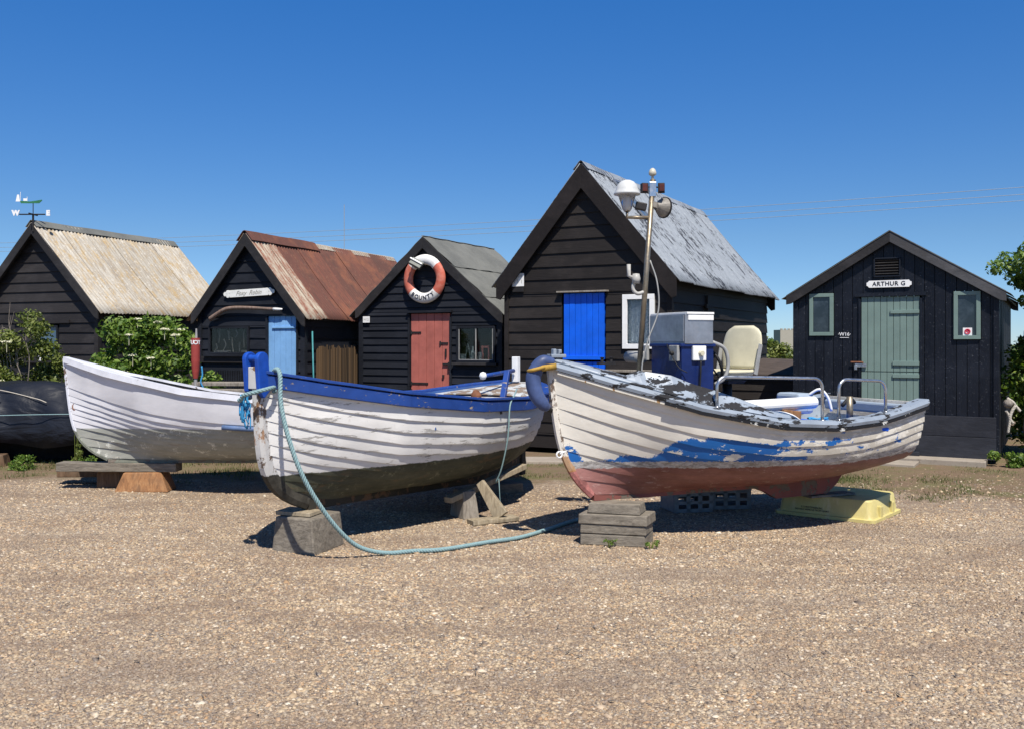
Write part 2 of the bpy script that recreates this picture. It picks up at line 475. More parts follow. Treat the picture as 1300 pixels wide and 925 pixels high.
# ------------------------------------------------------------------ ground
def gnoise(x, y):
    return 0.012 * math.sin(x * 0.9 + 1.3) * math.sin(y * 0.7) + 0.006 * math.sin(x * 2.7 + y * 1.9)
def ground_mat():
    m = NT('shingle_ground')
    x, y, z = m.xyz()
    big = m.noise(0.9, 8, 0.65)
    v1 = m.vor(75); v2 = m.vor(120)
    cr = m.n.new('ShaderNodeSeparateColor'); m.l.new(v1.outputs['Color'], cr.inputs[0])
    st = m.ramp(cr.outputs[0], [(0.0, (0.13, 0.095, 0.07)), (0.25, (0.235, 0.175, 0.125)), (0.5, (0.34, 0.255, 0.17)), (0.72, (0.42, 0.33, 0.23)), (0.9, (0.24, 0.215, 0.19)), (1.0, (0.55, 0.48, 0.38))])
    st = m.mix(m.mapr(m.noise(1.1, 9, 0.78, m.map((0.7, 1.5, 1))), 0.42, 0.64, 0.0, 0.75), st, (0.185, 0.13, 0.09))
    # dry turf and dirt further back
    dirt = m.mix(m.noise(14, 8, 0.75), (0.075, 0.055, 0.038), (0.24, 0.18, 0.125))
    green = m.mix(m.noise(9, 8, 0.75), (0.075, 0.085, 0.028), (0.20, 0.175, 0.085))
    dirt = m.mix(0.45, dirt, m.mix(1.0, st, (0.75, 0.62, 0.5), 'MULTIPLY'))
    turf = m.mix(m.ramp(m.noise(1.8, 9, 0.75), [(0.46, 0), (0.62, 0.85)]), dirt, green)
    edge = m.math('ADD', y, m.math('MULTIPLY', m.math('SUBTRACT', m.noise(0.8, 8, 0.7), 0.5), 3.2))
    # the turf edge comes nearer on the right and sits further back in the middle
    edge = m.math('ADD', edge, m.mapr(x, 3.0, 6.0, -0.4, 1.7))
    mask = m.ramp(m.mapr(edge, 10.5, 12.3), [(0.35, 0), (0.62, 1)])
    c = m.mix(mask, st, turf)
    far = m.mapr(y, 22, 40)
    c = m.mix(far, c, (0.09, 0.12, 0.04))
    hh = m.math('ADD', m.math('MULTIPLY', m.math('SUBTRACT', 1.0, v1.outputs['Distance']), 0.8), m.math('MULTIPLY', m.noise(60, 5), 0.4))
    m.bump(hh, 0.9, 0.012)
    return m.done(c, 0.85, spec=0.2)
xs = list(np.linspace(-9, 11, 81)); ys = list(np.linspace(1, 20, 77))
xs = [-1500, -300, -60, -20] + xs + [20, 60, 300, 1500]; ys = [-40, -5] + ys + [40, 120, 500, 2500]
rows = [[(x, y, gnoise(x, y) if (-9 <= x <= 11 and 1 <= y <= 20) else 0.0) for x in xs] for y in ys]
mb = MB(); mb.grid(rows)
tag(mb.build('ground', ground_mat(), smooth=True), 'tan shingle yard turning to dry turf by the huts', kind='structure')

# real stones over the nearer shingle: one countless mass
def stones(name, n, x_of, y0, y1, smin, smax, seed):
    g = np.random.default_rng(seed)
    y = y0 + (y1 - y0) * g.random(n) ** 0.85
    x = (g.random(n) * 2 - 1) * (y * 0.58 + 0.3)
    if x_of: keep = x_of(x, y); x, y = x[keep], y[keep]
    n = len(x)
    zz = 0.012 * np.sin(x * 0.9 + 1.3) * np.sin(y * 0.7) + 0.006 * np.sin(x * 2.7 + y * 1.9)
    s = smin + (smax - smin) * g.random(n) ** 2.2
    base = np.array([(1, 0, 0), (0, 1, 0), (-1, 0, 0), (0, -1, 0), (0.3, 0.2, 1), (0.7, 0.7, 0.45), (-0.7, 0.65, 0.5), (-0.6, -0.7, 0.45), (0.65, -0.7, 0.5)], float)
    base[:4, 2] = -0.2
    base[:4] *= 1.0
    fs = np.array([(0, 5, 4), (0, 1, 5), (1, 4, 5), (1, 6, 4), (1, 2, 6), (2, 4, 6), (2, 7, 4), (2, 3, 7), (3, 4, 7), (3, 8, 4), (3, 0, 8), (0, 4, 8)])
    P = base[None] * (1 + 0.25 * g.standard_normal((n, 9, 3)))
    asp = np.stack([1 + 0.5 * g.random(n), 0.75 + 0.3 * g.random(n), 0.45 + 0.3 * g.random(n)], 1)
    P = P * asp[:, None] * s[:, None, None]
    a = g.random(n) * 6.283; ca, sa = np.cos(a), np.sin(a)
    X = P[..., 0] * ca[:, None] - P[..., 1] * sa[:, None] + x[:, None]
    Y = P[..., 0] * sa[:, None] + P[..., 1] * ca[:, None] + y[:, None]
    Z = P[..., 2] + zz[:, None]
    V = np.stack([X, Y, Z], -1).reshape(-1, 3)
    F = (fs[None] + (np.arange(n) * 9)[:, None, None]).reshape(-1, 3)
    me = D.meshes.new(name)
    me.vertices.add(len(V)); me.vertices.foreach_set('co', V.ravel())
    me.loops.add(F.size); me.loops.foreach_set('vertex_index', F.ravel())
    me.polygons.add(len(F)); me.polygons.foreach_set('loop_start', np.arange(0, F.size, 3)); me.polygons.foreach_set('loop_total', np.full(len(F), 3))
    me.polygons.foreach_set('use_smooth', np.ones(len(F), bool))
    me.update(); me.validate()
    o = D.objects.new(name, me); COL.objects.link(o)
    return o
m = NT('shingle_stone')
st = m.ramp(m.island(), [(0.0, (0.08, 0.07, 0.065)), (0.11, (0.18, 0.135, 0.10)), (0.28, (0.33, 0.225, 0.13)), (0.48, (0.45, 0.33, 0.195)), (0.66, (0.56, 0.44, 0.28)), (0.78, (0.26, 0.23, 0.20)), (0.86, (0.46, 0.27, 0.12)), (1.0, (0.78, 0.70, 0.55))])
st = m.mix(m.math('MULTIPLY', m.noise(90, 4), 0.35), st, (0.22, 0.17, 0.13))
st = m.mix(m.mapr(m.noise(1.1, 9, 0.78, m.map((0.7, 1.5, 1))), 0.45, 0.64, 0.0, 0.75), st, (0.20, 0.145, 0.105))
st = m.mix(m.mapr(m.noise(0.45, 7, 0.7, m.map((0.6, 1.8, 1), rot=(0, 0, 0.25))), 0.48, 0.62, 0.0, 0.42), st, (0.23, 0.19, 0.155))
st = m.mix(m.mapr(m.noise(2.6, 7, 0.7, m.map((0.6, 1.4, 1), loc=(4, 4, 0))), 0.54, 0.68, 0.0, 0.3), st, (0.48, 0.41, 0.30))
m.done(st, 0.6)
o = stones('gravel', 175000, None, 3.6, 9.6, 0.0042, 0.0130, 3)
o.data.materials.append(m.mat)
tag(o, 'loose tan and cream shingle stones covering the yard', 'gravel', kind='stuff')
o = stones('gravel', 34000, lambda x, y: (y + np.sin(x * 2) * .35 + 1.2 * np.random.default_rng(8).standard_normal(len(x)) * (x > 3) < 11.2 + np.sin(x * .9)), 9.4, 13.2, 0.007, 0.015, 5)
o.data.materials.append(m.mat)
tag(o, 'thinner shingle further back around the boats and towards the turf', 'gravel', kind='stuff')

o = stones('gravel', 1500, None, 3.8, 11.0, 0.014, 0.026, 11)
o.data.materials.append(m.mat)
tag(o, 'scattered larger flints lying among the shingle', 'flints', kind='stuff')
g_ = random.Random(19); mb = MB()               # bits of twig, leaf and driftwood blown over the yard
for k in range(260):
    y = g_.uniform(4.2, 11.5); x = g_.uniform(-.56, .56) * y; a = g_.uniform(0, 3.14); L_ = g_.uniform(.012, .045)
    mb.beam((x, y, gnoise(x, y) + .014), (x + L_ * math.cos(a), y + L_ * math.sin(a), gnoise(x, y) + .014 + g_.uniform(0, .008)), g_.uniform(.003, .007), .003)
tag(mb.build('debris', M_['bark']), 'dark bits of twig and leaf scattered on the shingle', 'debris', kind='stuff')

# concrete path along the front of the right hut
def concrete(name, a, b):
    m = NT(name)
    c = m.mix(m.noise(2.5, 8, 0.7), a, b)
    c = m.mix(m.ramp(m.noise(9, 8, 0.8), [(0.52, 0), (0.66, 0.6)]), c, (0.15, 0.12, 0.09))
    m.bump(m.noise(40, 6), 0.5, 0.006)
    return m.done(c, 0.9)
pm = concrete('path_concrete', (0.23, 0.195, 0.155), (0.37, 0.32, 0.26))
mb = MB()
rz5 = -R(30)
def L5(x, y, z):
    return Vector((5.67 + math.cos(rz5) * x - math.sin(rz5) * y, 14.15 + math.sin(rz5) * x + math.cos(rz5) * y, z))
for x0, x1, y0, y1, zt in ((-3.1, -0.72, -0.47, -0.06, 0.062), (-0.70, 1.30, -0.47, -0.06, 0.070), (-3.6, -1.6, -1.12, -0.49, 0.045), (-1.58, 0.45, -1.02, -0.49, 0.038)):
    mb.prism([L5(x0, y0, -0.05), L5(x1, y0, -0.05), L5(x1, y1, -0.05), L5(x0, y1, -0.05)], (0, 0, zt + 0.05))
tag(mb.build('path', pm, bevel=0.008), 'concrete slabs in front of the green-doored hut', kind='structure')
# the long footpath behind the boats
mb = MB()
for i in range(6):
    x0 = -1.6 + i * 0.9
    mb.prism([(x0, 13.55 - i * 0.06, -0.05), (x0 + 0.88, 13.5 - i * 0.06, -0.05), (x0 + 0.88, 14.1 - i * 0.06, -0.05), (x0, 14.15 - i * 0.06, -0.05)], (0, 0, 0.085 + rnd.random() * .01))
tag(mb.build('path', pm, bevel=0.008), 'concrete path seen between the two front boats', kind='structure')

# ------------------------------------------------------------------ huts
def board_wall(mb, o, u, n, u0, u1, ztop, z0, openings=(), course=0.19, vertical=False, seed=0, t=0.022, gap=0.0):
    """o: local origin (x,y); u, n: unit 2D vectors along the wall and outwards; ztop(u)->z; openings (ua,ub,za,zb)"""
    rr = random.Random(seed)
    o = Vector((o[0], o[1])); u = Vector(u); n = Vector(n)
    def P(a, z, d):
        q = o + u * a + n * d
        return (q.x, q.y, z)
    zmax = max(ztop(u0), ztop(u1), ztop((u0 + u1) / 2))
    def span(z):
        """interval of the wall at height z"""
        N = 60; lo = hi = None
        mid = (u0 + u1) / 2
        if ztop(mid) < z - 1e-6 and ztop(u0) < z and ztop(u1) < z: return None
        def solve(a, b):
            if ztop(a) >= z: return a
            for _ in range(30):
                c = (a + b) / 2
                if ztop(c) >= z: b = c
                else: a = c
            return b
        top = mid if ztop(mid) >= max(ztop(u0), ztop(u1)) - 1e-9 else (u0 if ztop(u0) > ztop(u1) else u1)
        return solve(u0, top), solve(u1, top)
    if not vertical:
        z = z0; k = 0
        while z < zmax - 0.01:
            h = course * (1 + rr.uniform(-0.06, 0.06))
            zt = min(z + h, zmax - 0.004)
            br = sorted({z, zt} | {q for op in openings for q in (op[2], op[3]) if z < q < zt})
            tilt = rr.uniform(-0.007, 0.007)
            for za, zb in zip(br, br[1:]):
                s0, s1 = span(za + 1e-4), span(zb - 1e-4)
                if not s0 or not s1: continue
                cuts = [(op[0], op[1]) for op in openings if op[2] < (za + zb) / 2 < op[3]]
                segs = [(s0[0], s0[1], s1[0], s1[1])]
                for a, b in cuts:
                    new = []
                    for p0, p1, q0, q1 in segs:
                        if a > p0: new.append((p0, min(a, p1), q0, min(a, q1)))
                        if b < p1: new.append((max(b, p0), p1, max(b, q0), q1))
                    segs = new
                # a joint in long boards
                fa = (za - z) / h; fb = (zb - z) / h
                da = t + 0.016 * (1 - fa); db = t + 0.016 * (1 - fb) - 0.006
                for p0, p1, q0, q1 in segs:
                    if p1 - p0 < 0.005: continue
                    e = tilt
                    ov = 0.012 if za == z else 0.0
                    vs = [P(p0, za - ov, 0), P(p1, za - ov + e, 0), P(q1, zb, 0), P(q0, zb, 0), P(p0, za - ov, da), P(p1, za - ov + e, da), P(q1, zb, db), P(q0, zb, db)]
                    mb.add(vs, [(0, 1, 2, 3), (7, 6, 5, 4), (4, 5, 1, 0), (5, 6, 2, 1), (6, 7, 3, 2), (7, 4, 0, 3)])
            z += h; k += 1
    else:
        a = u0
        while a < u1 - 0.01:
            w = course * (1 + rr.uniform(-0.08, 0.08)); b = min(a + w, u1)
            g = 0.004; dd = t + rr.uniform(-0.003, 0.004) + (0.012 if rr.random() < .0 else 0)
            br = [a + g, b - g]
            for op in openings:
                for q in (op[0], op[1]):
                    if a + g < q < b - g: br.append(q)
            br.sort()
            for p, q in zip(br, br[1:]):
                mid = (p + q) / 2
                zs = [(z0, None)]
                cuts = sorted([(op[2], op[3]) for op in openings if op[0] < mid < op[1]])
                lo = z0; pieces = []
                for ca, cb in cuts:
                    if ca > lo: pieces.append((lo, ca, False))
                    lo = cb
                pieces.append((lo, 0, True))
                for za, zb, top in pieces:
                    ta, tb = (ztop(p), ztop(q)) if top else (zb, zb)
                    vs = [P(p, za, 0), P(q, za, 0), P(q, tb, 0), P(p, ta, 0), P(p, za, dd), P(q, za, dd), P(q, tb, dd), P(p, ta, dd)]
                    mb.add(vs, [(0, 1, 2, 3), (7, 6, 5, 4), (4, 5, 1, 0), (5, 6, 2, 1), (6, 7, 3, 2), (7, 4, 0, 3)])
            a = b
        # backing so no light comes between the boards
        top = [(u0, z0), (u1, z0)]

def corr_roof(mb, ex, dx, d0, d1, zr, run, drop, side, pitch=0.076, amp=0.0105, sheet=0.66, sag=0.02, seed=0, flat=False, only=None, lift=0.03):
    """one roof slope; ridge along local y at x=0; run/drop: horizontal run and fall to the eave"""
    rr = random.Random(seed)
    L = math.hypot(run, drop); nx, nz = drop / L * side, run / L
    y = d0; k = 0
    while y < d1 - 0.02:
        y2 = min(y + sheet, d1)
        if only and not only(k): y = y2; k += 1; continue
        ext = rr.uniform(-0.015, 0.03)
        up = (k % 2) * 0.012 + rr.uniform(0, 0.004) + lift
        nc = 2 if flat else max(4, int((y2 + 0.03 - y) / pitch * 8))
        skew = rr.uniform(-0.012, 0.012)
        rows = []
        for j in range(9):
            f = j / 8
            row = []
            for i in range(nc + 1):
                yy = y - 0.01 + (y2 + 0.03 - y) * i / nc
                s = -0.01 + f * (L + ext + 0.01)
                h = up + (0 if flat else amp * math.sin(2 * math.pi * yy / pitch)) - sag * math.sin(math.pi * f) * (0.5 + 0.5 * math.sin(yy * 1.3))
                row.append((side * run * s / L + nx * h, yy + skew * f, zr - drop * s / L + nz * h))
            rows.append(row if side > 0 else row)
        mb.grid(rows)
        y = y2; k += 1

def hut(name, label, C, rz, W0, W1, depth, eave, ridge, mat, course, openings, oh_front, oh_side, oh_back, bargemat, barge_w, vertical=False, roofmat=None, flat=False, seed=1, z0=0.08, sidemat=None, sheet=0.66, base=True, roofmake=None, sag=0.02):
    t = thing(name, label, 'hut', (C[0], C[1], 0), rz)
    slope = (ridge - eave) / max(W1, -W0)
    zt = lambda a: ridge - slope * abs(a) - 0.05
    mb = MB()
    board_wall(mb, (0, 0), (1, 0), (0, -1), W0, W1, zt, z0, openings, course, vertical, seed)
    mb.build('front_wall', mat, t)
    # inner lining keeps the inside dark
    sm = sidemat or mat
    for nm, o, u, n, u0, u1, f in (('side_wall', (W1, 0), (0, 1), (1, 0), 0, depth, lambda a: zt(W1)), ('side_wall', (W0, 0), (0, 1), (-1, 0), 0, depth, lambda a: zt(W0)), ('back_wall', (0, depth), (1, 0), (0, 1), W0, W1, zt)):
        mb = MB(); board_wall(mb, o, u, n, u0, u1, f, z0, (), course, vertical if nm != 'side_wall' or vertical else False, seed + 5)
        mb.build(nm, sm, t)
    for x in (W0 - 0.0, W1 + 0.0):           # corner posts
        s = 1 if x > 0 else -1
        mb = MB(); mb.box((x + s * 0.012, -0.012, (z0 + zt(x)) / 2), (0.075, 0.085, zt(x) - z0 - 0.01))
        mb.build('corner_post', mat, t, bevel=0.004)
    # dark lining just inside the boards (with the openings left out) and a floor
    mb = MB()
    mb.box(((W0 + W1) / 2, depth / 2, z0 + 0.02), (W1 - W0 - 0.02, depth - 0.02, 0.04))
    if vertical:
        for op in openings: pass
    mb.build('floor', M_['dark'], t)
    # roof: dark boarding slabs under the covering
    L = math.hypot(1, slope)
    for side in (1, -1):
        mb = MB()
        run = (W1 if side > 0 else -W0) + oh_side
        dz = slope * run
        a = (0, -oh_front + 0.01, ridge - 0.012); b = (side * run, -oh_front + 0.01, ridge - dz - 0.012)
        k = 0.028
        mb.prism([a, b, (b[0], b[1], b[2] - k * L), (a[0], a[1], a[2] - k * L)], (0, depth + oh_front + oh_back - 0.02, 0))
        mb.build('roof_boarding', bargemat, t)
    if roofmake: roofmake(t, slope, oh_front, oh_side, oh_back)
    # barge boards
    for side in (1, -1):
        run = (W1 if side > 0 else -W0) + oh_side + 0.03
        dz = slope * run
        bw = barge_w * L
        x1 = side * run
        y = -oh_front - 0.028
        poly = [(0.0, y, ridge + 0.035), (x1, y, ridge - dz + 0.035), (x1, y, ridge - dz - bw * 0.62), (x1 * 0.95, y, ridge - dz * 0.95 - bw + 0.035), (0.0, y, ridge - bw + 0.035)]
        mb = MB(); mb.prism(poly, (0, 0.03, 0))
        mb.build('barge_board', M_['bargegrey'] if (side > 0 and vertical) else bargemat, t, bevel=0.004)
        # back barge
        mb = MB(); mb.prism([(p[0], depth + oh_back + 0.0, p[2]) for p in poly], (0, 0.025, 0))
        mb.build('barge_board', bargemat, t)
    return t, slope

def plank_door(t, x0, x1, z0, z1, mat, n=5, seed=3, ledges=(), hinges=(), y=0.004, name='door', gapm=None, split=None, label=None):
    rr = random.Random(seed)
    mb = MB()
    w = (x1 - x0) / n
    zz = [z0, z1] if split is None else [z0, split - 0.006, split + 0.006, z1]
    for k in range(0, len(zz), 2):
        for i in range(n):
            d = rr.uniform(0, 0.003)
            mb.box((x0 + w * (i + .5), y - 0.012 - d, (zz[k] + zz[k + 1]) / 2), (w - 0.006, 0.026, zz[k + 1] - zz[k]))
    mb.box(((x0 + x1) / 2, y + 0.012, (z0 + z1) / 2), (x1 - x0, 0.018, z1 - z0 - 0.002))
    d = mb.build(name, mat, t, bevel=0.003)
    if label: d['label'] = label
    for (a, b, z, h) in ledges:
        mb = MB(); mb.box(((a + b) / 2, y - 0.038, z), (b - a, 0.022, h)); mb.build('ledge', mat, d, bevel=0.003)
    for (a, b, z) in hinges:
        mb = MB(); mb.box(((a + b) / 2, y - 0.034, z), (b - a, 0.008, 0.028)); 
        mb.lathe([(0.0, -0.03), (0.014, -0.03), (0.014, 0.03), (0.0, 0.03)], (a, y - 0.034, z), 8)
        mb.build('hinge', M_['iron'], d)
    return d

def window(t, x0, x1, z0, z1, fmat, pane, fw=0.045, y=-0.03, mull=0, d=0.05, recess=True, sill=True, sillmat=None):
    mb = MB()
    for a, b, c, e in ((x0, x1, z1 - fw, z1), (x0, x1, z0, z0 + fw), (x0, x0 + fw, z0 + fw, z1 - fw), (x1 - fw, x1, z0 + fw, z1 - fw)):
        mb.box(((a + b) / 2, y, (c + e) / 2), (b - a, d, e - c))
    for k in range(mull):
        xm = x0 + (x1 - x0) * (k + 1) / (mull + 1)
        mb.box((xm, y + 0.004, (z0 + z1) / 2), (0.03, d - 0.012, z1 - z0 - 2 * fw))
    w = mb.build('window', fmat, t, bevel=0.003)
    mb = MB(); mb.box(((x0 + x1) / 2, y + 0.008, (z0 + z1) / 2), (x1 - x0 - 2 * fw + 0.01, 0.006, z1 - z0 - 2 * fw + 0.01))
    mb.build('pane', pane, w)
    if sill:
        mb = MB(); mb.box(((x0 + x1) / 2, y - 0.03, z0 - 0.02), (x1 - x0 + 0.10, 0.11, 0.035)); mb.build('sill', sillmat or fmat, w, bevel=0.004)
    return w

def ridge_cap(t, name, mat, y0, y1, zr, slope, w=0.15, r=0.03):
    mb = MB()
    L = math.hypot(1, slope)
    rows = []
    N = max(3, int((y1 - y0) / 0.3))
    for j in range(N + 1):
        y = y0 + (y1 - y0) * j / N
        up = 0.012 + 0.004 * math.sin(j * 1.7)
        row = []
        for s in (-1, -0.6, -0.2, 0, 0.2, 0.6, 1):
            x = s * w / L
            z = zr - abs(x) * slope + 0.05 * L + up
            if abs(s) < 0.3: z = zr - 0.2 * w / L * slope + 0.05 * L + up + (0.012 if s == 0 else 0)
            row.append((x, y, z))
        rows.append(row)
    mb.grid(rows)
    return mb.build(name, mat, t, smooth=False, solid=0.006)

def roof_cover(kind, **k):
    def f(t, slope, ohf, ohs, ohb):
        for side in (1, -1):
            run = (k['W1'] if side > 0 else -k['W0']) + ohs
            mb = MB()
            corr_roof(mb, 0, 0, -ohf - 0.02, k['depth'] + ohb, k['ridge'], run + 0.05, slope * (run + 0.05), side, seed=k.get('seed', 1), flat=(kind == 'felt'), sheet=k.get('sheet', 0.66), sag=k.get('sag', 0.02), lift=k.get('lift', 0.02))
            mb.build('roof_covering', k['mat'], t, smooth=(kind != 'felt'), solid=0.004)
    return f

# hut 1: lichened roof, far left
def roof1(t, slope, ohf, ohs, ohb):
    for side in (1, -1):
        mb = MB(); run = 1.22 + ohs + 0.05
        corr_roof(mb, 0, 0, -ohf - 0.02, 3.1 + ohb, 3.62, run, slope * run, side, seed=11, sheet=0.52, sag=0.03)
        mb.build('roof_covering', M_['rooflichen'], t, smooth=True, solid=0.004)
    ridge_cap(t, 'ridge_cap', M_['felt'], -ohf - 0.03, 3.1 + ohb, 3.62, slope, 0.17)
h1, sl1 = hut('fishing_hut', 'black hut at the far left with a lichen-spotted pale corrugated roof', (-7.65, 15.3), -R(20), -1.2, 1.2, 3.1, 2.36, 3.62, M_['hutD'], 0.165, [(-0.02, 0.44, 1.42, 2.02)], 0.14, 0.12, 0.1, M_['barge'], 0.13, roofmake=roof1, seed=21)
w = window(h1, 0.0, 0.42, 1.44, 2.0, M_['hutB'], M_['paneblue'], 0.03, y=-0.02)
mb = MB(); mb.lathe([(0.0, 0), (0.045, 0), (0.05, 0.07), (0.03, 0.10), (0, 0.10)], (0.12, -0.07, 1.437), 10); mb.build('jar', M_['whiteplastic'], w)
mb = MB(); mb.box((0.1, -0.05, 1.42), (0.95, 0.13, 0.03)); mb.build('shelf_board', M_['hutD'], h1)
mb = MB(); mb.box((0.1, -0.03, 2.06), (1.15, 0.07, 0.05)); mb.build('lintel_board', M_['hutD'], h1)

# hut 2: rusty roof, light blue door
def roof2(t, slope, ohf, ohs, ohb):
    for side in (1, -1):
        run = 1.0 + ohs + 0.05
        mb = MB(); corr_roof(mb, 0, 0, -ohf - 0.02, 0.44, 3.41, run, slope * run, side, seed=12, sheet=0.40, sag=0.02); mb.build('roof_covering', M_['roofrustpale'], t, smooth=True, solid=0.004, label='pale streaked sheets at the front of the rusty roof')
        mb = MB(); corr_roof(mb, 0, 0, 0.46, 4.5 + ohb, 3.41, run, slope * run, side, seed=13, sheet=0.62, sag=0.03); mb.build('roof_covering', M_['roofrust'], t, smooth=True, solid=0.004)
    ridge_cap(t, 'ridge_cap', M_['roofrust'], -ohf - 0.04, 1.75, 3.425, slope, 0.24)
    ridge_cap(t, 'ridge_cap', M_['rooflichen'], 1.78, 4.6, 3.385, slope, 0.13)
h2, sl2 = hut('fishing_hut', 'small black hut with a light blue door and rust-red corrugated roof', (-4.15, 15.0), -R(22), -0.95, 1.0, 4.5, 2.22, 3.41, M_['hutB'], 0.17, [(-0.80, 0.01, 1.53, 1.99), (0.33, 0.92, 0.3, 2.16)], 0.12, 0.08, 0.1, M_['barge'], 0.13, roofmake=roof2, seed=22)
plank_door(h2, 0.36, 0.90, 0.32, 2.14, M_['lightblue'], 5, 4, ledges=[(0.37, 0.89, 0.98, 0.05), (0.44, 0.88, 1.96, 0.03)])
mb = MB()
for c, d in (((0.345, -0.03, 1.2), (0.03, 0.06, 1.84)), ((0.912, -0.03, 1.2), (0.028, 0.06, 1.84)), ((0.63, -0.03, 2.155), (0.60, 0.06, 0.03))): mb.box(c, d)
mb.build('door_frame', M_['hutB'], h2)
w = window(h2, -0.79, 0.0, 1.54, 1.98, M_['hutB'], M_['glass'], 0.03)
mb = MB()                                     # things hung inside the window
for i in range(9):
    x = -0.72 + i * 0.078; h = rnd.uniform(0.12, 0.32); zt = 1.93 if i % 2 else 1.58 + h
    mb.tube(smooth_path([(x, 0.06, zt), (x + rnd.uniform(-.03, .03), 0.08, zt - h * .5), (x + rnd.uniform(-.03, .03), 0.06, zt - h)], 4), [0.012 - 0.0006 * k for k in range(9)], 6)
mb.box((-0.12, 0.06, 1.59), (0.16, 0.05, 0.03)); mb.box((-0.6, 0.06, 1.585), (0.3, 0.04, 0.03))
mb.build('hung_driftwood', M_['woodgrey'], w)
mb = MB(); mb.box((-0.4, 0.35, 1.6), (1.1, 0.02, 1.0)); mb.build('interior_shade_sheet', M_['dark'], w)  # dark sheet behind the glass stands in for the unlit inside
mb = MB(); mb.box((-0.42, -0.055, 1.455), (1.0, 0.035, 0.10)); mb.build('sill_board', M_['hutD'], h2, bevel=0.004)
mb = MB()
for i in range(26):
    mb.box((-0.92 + i * 0.046, -0.052, 0.86), (0.026, 0.02 + 0.008 * (i % 2), 0.86))
mb.build('corrugated_skirt', M_['hutB'], h2)
# reed / bamboo screen on its side wall
mb = MB()
for i in range(112):
    y = 0.25 + i * 0.037; h = 1.52 + rnd.uniform(-0.03, 0.05)
    mb.tube([(1.072 + rnd.uniform(-.008, .008), y, 0.1), (1.072, y + rnd.uniform(-.01, .01), h * .6), (1.07, y + rnd.uniform(-.012, .012), h + 0.12)], rnd.uniform(0.010, 0.015), 6)
m = NT('brown_cane'); m.done(m.mix(m.island(), (0.030, 0.019, 0.010), (0.10, 0.060, 0.028)), 0.7)
mb.build('cane_screen', m.mat, h2)
# name board (white, scrolled ends)
def scroll_board(t, cx, cz, w, h, y, tilt, mat):
    mb = MB()
    def P(a, b): return (cx + a * math.cos(tilt) - b * math.sin(tilt), y, cz + a * math.sin(tilt) + b * math.cos(tilt))
    k = w / 2; q = h / 2
    poly = [(-k, -q), (k, -q), (k, q), (-k, q)]
    mb.prism([P(a, b) for a, b in poly], (0, 0.02, 0))
    for s in (-1, 1):
        for da, db, r in ((0.035, q * .45, q * .62), (0.035, -q * .45, q * .62), (0.085, 0, q * .6)):
            mb.prism([P(s * (k + da) + r * math.cos(a), db + r * math.sin(a)) for a in [i * math.pi / 6 for i in range(12)]], (0, 0.018, 0))
    return mb.build('name_board', mat, t, bevel=0.002), P
nb, P = scroll_board(h2, 0.02, 2.51, 0.74, 0.115, -0.075, R(2.0), plain('weathered_white_board', (0.74, 0.74, 0.70), 0.7, 0.15, 14))
text_on('Foxy  Robin', 0.10, P(0, 0) + Vector((0, -0.003, 0)) if False else Vector(P(0, 0)) + Vector((0, -0.003, 0)), (math.cos(R(2)), 0, math.sin(R(2))), (0, 0, 1), M_['letterfaint'], nb, shear=0.4, extrude=0.001)

# hut 3: life ring, coral door, grey felt roof
def roof3(t, slope, ohf, ohs, ohb):
    for side in (1, -1):
        mb = MB(); run = 1.32 + ohs + 0.05
        L = math.hypot(run, slope * run); nx, nz = slope / math.hypot(1, slope) * side, 1 / math.hypot(1, slope)
        y0, y1 = -ohf - 0.02, 2.1 + ohb
        for k, (s0, s1) in enumerate(((-0.02, 0.40), (0.36, 0.78), (0.74, 1.0))):     # felt lapped in strips along the slope
            rows = []
            for j in range(5):
                s = s0 + (s1 - s0) * j / 4; row = []
                for i in range(14):
                    y = y0 + (y1 - y0) * i / 13
                    h = 0.008 + 0.012 * (1 - abs(0)) * (j / 4) + (2 - k) * 0.004 + 0.006 * math.sin(i * 1.9 + j * 2.3 + k)
                    row.append((side * run * s + nx * h, y, 3.33 - slope * run * s + nz * h))
                rows.append(row)
            mb.grid(rows)
        mb.build('roof_felt', M_['felt'], t, smooth=False, solid=0.006)
h3, sl3 = hut('fishing_hut', 'black hut with a faded coral door and a life ring on its gable', (-1.33, 14.6), -R(28), -1.2, 1.32, 2.1, 2.18, 3.31, M_['hutB'], 0.115, [(-0.28, 0.47, 0.15, 2.20), (0.57, 1.26, 1.42, 1.98)], 0.08, 0.05, 0.05, M_['barge'], 0.13, roofmake=roof3, seed=23)
d3 = plank_door(h3, -0.26, 0.45, 0.17, 2.17, M_['coral'], 5, 6, hinges=[(-0.25, -0.07, 1.88), (-0.25, 0.06, 1.10), (-0.25, -0.08, 0.98), (0.28, 0.42, 1.715)])
for nm_, c_, s_ in (('handle', (0.385, -0.038, 1.57), (0.025, 0.02, 0.12)), ('bolt', (0.38, -0.038, 1.40), (0.10, 0.02, 0.03)), ('keyhole_plate', (0.34, -0.04, 1.22), (0.035, 0.02, 0.04)), ('padlock', (0.45, -0.05, 1.38), (0.03, 0.03, 0.10))):
    mb = MB(); mb.box(c_, s_); mb.build(nm_, M_['iron'], d3, bevel=0.003)
mb = MB(); mb.box((0.095, -0.05, 2.20), (0.82, 0.07, 0.035)); mb.box((-0.285, -0.03, 1.13), (0.03, 0.05, 1.96)); mb.box((0.475, -0.03, 1.13), (0.03, 0.05, 1.96)); mb.build('door_frame', M_['hutB'], h3)
w = window(h3, 0.58, 1.25, 1.43, 1.97, M_['hutB'], M_['glass'], 0.035, sillmat=M_['barge'])
mb = MB()
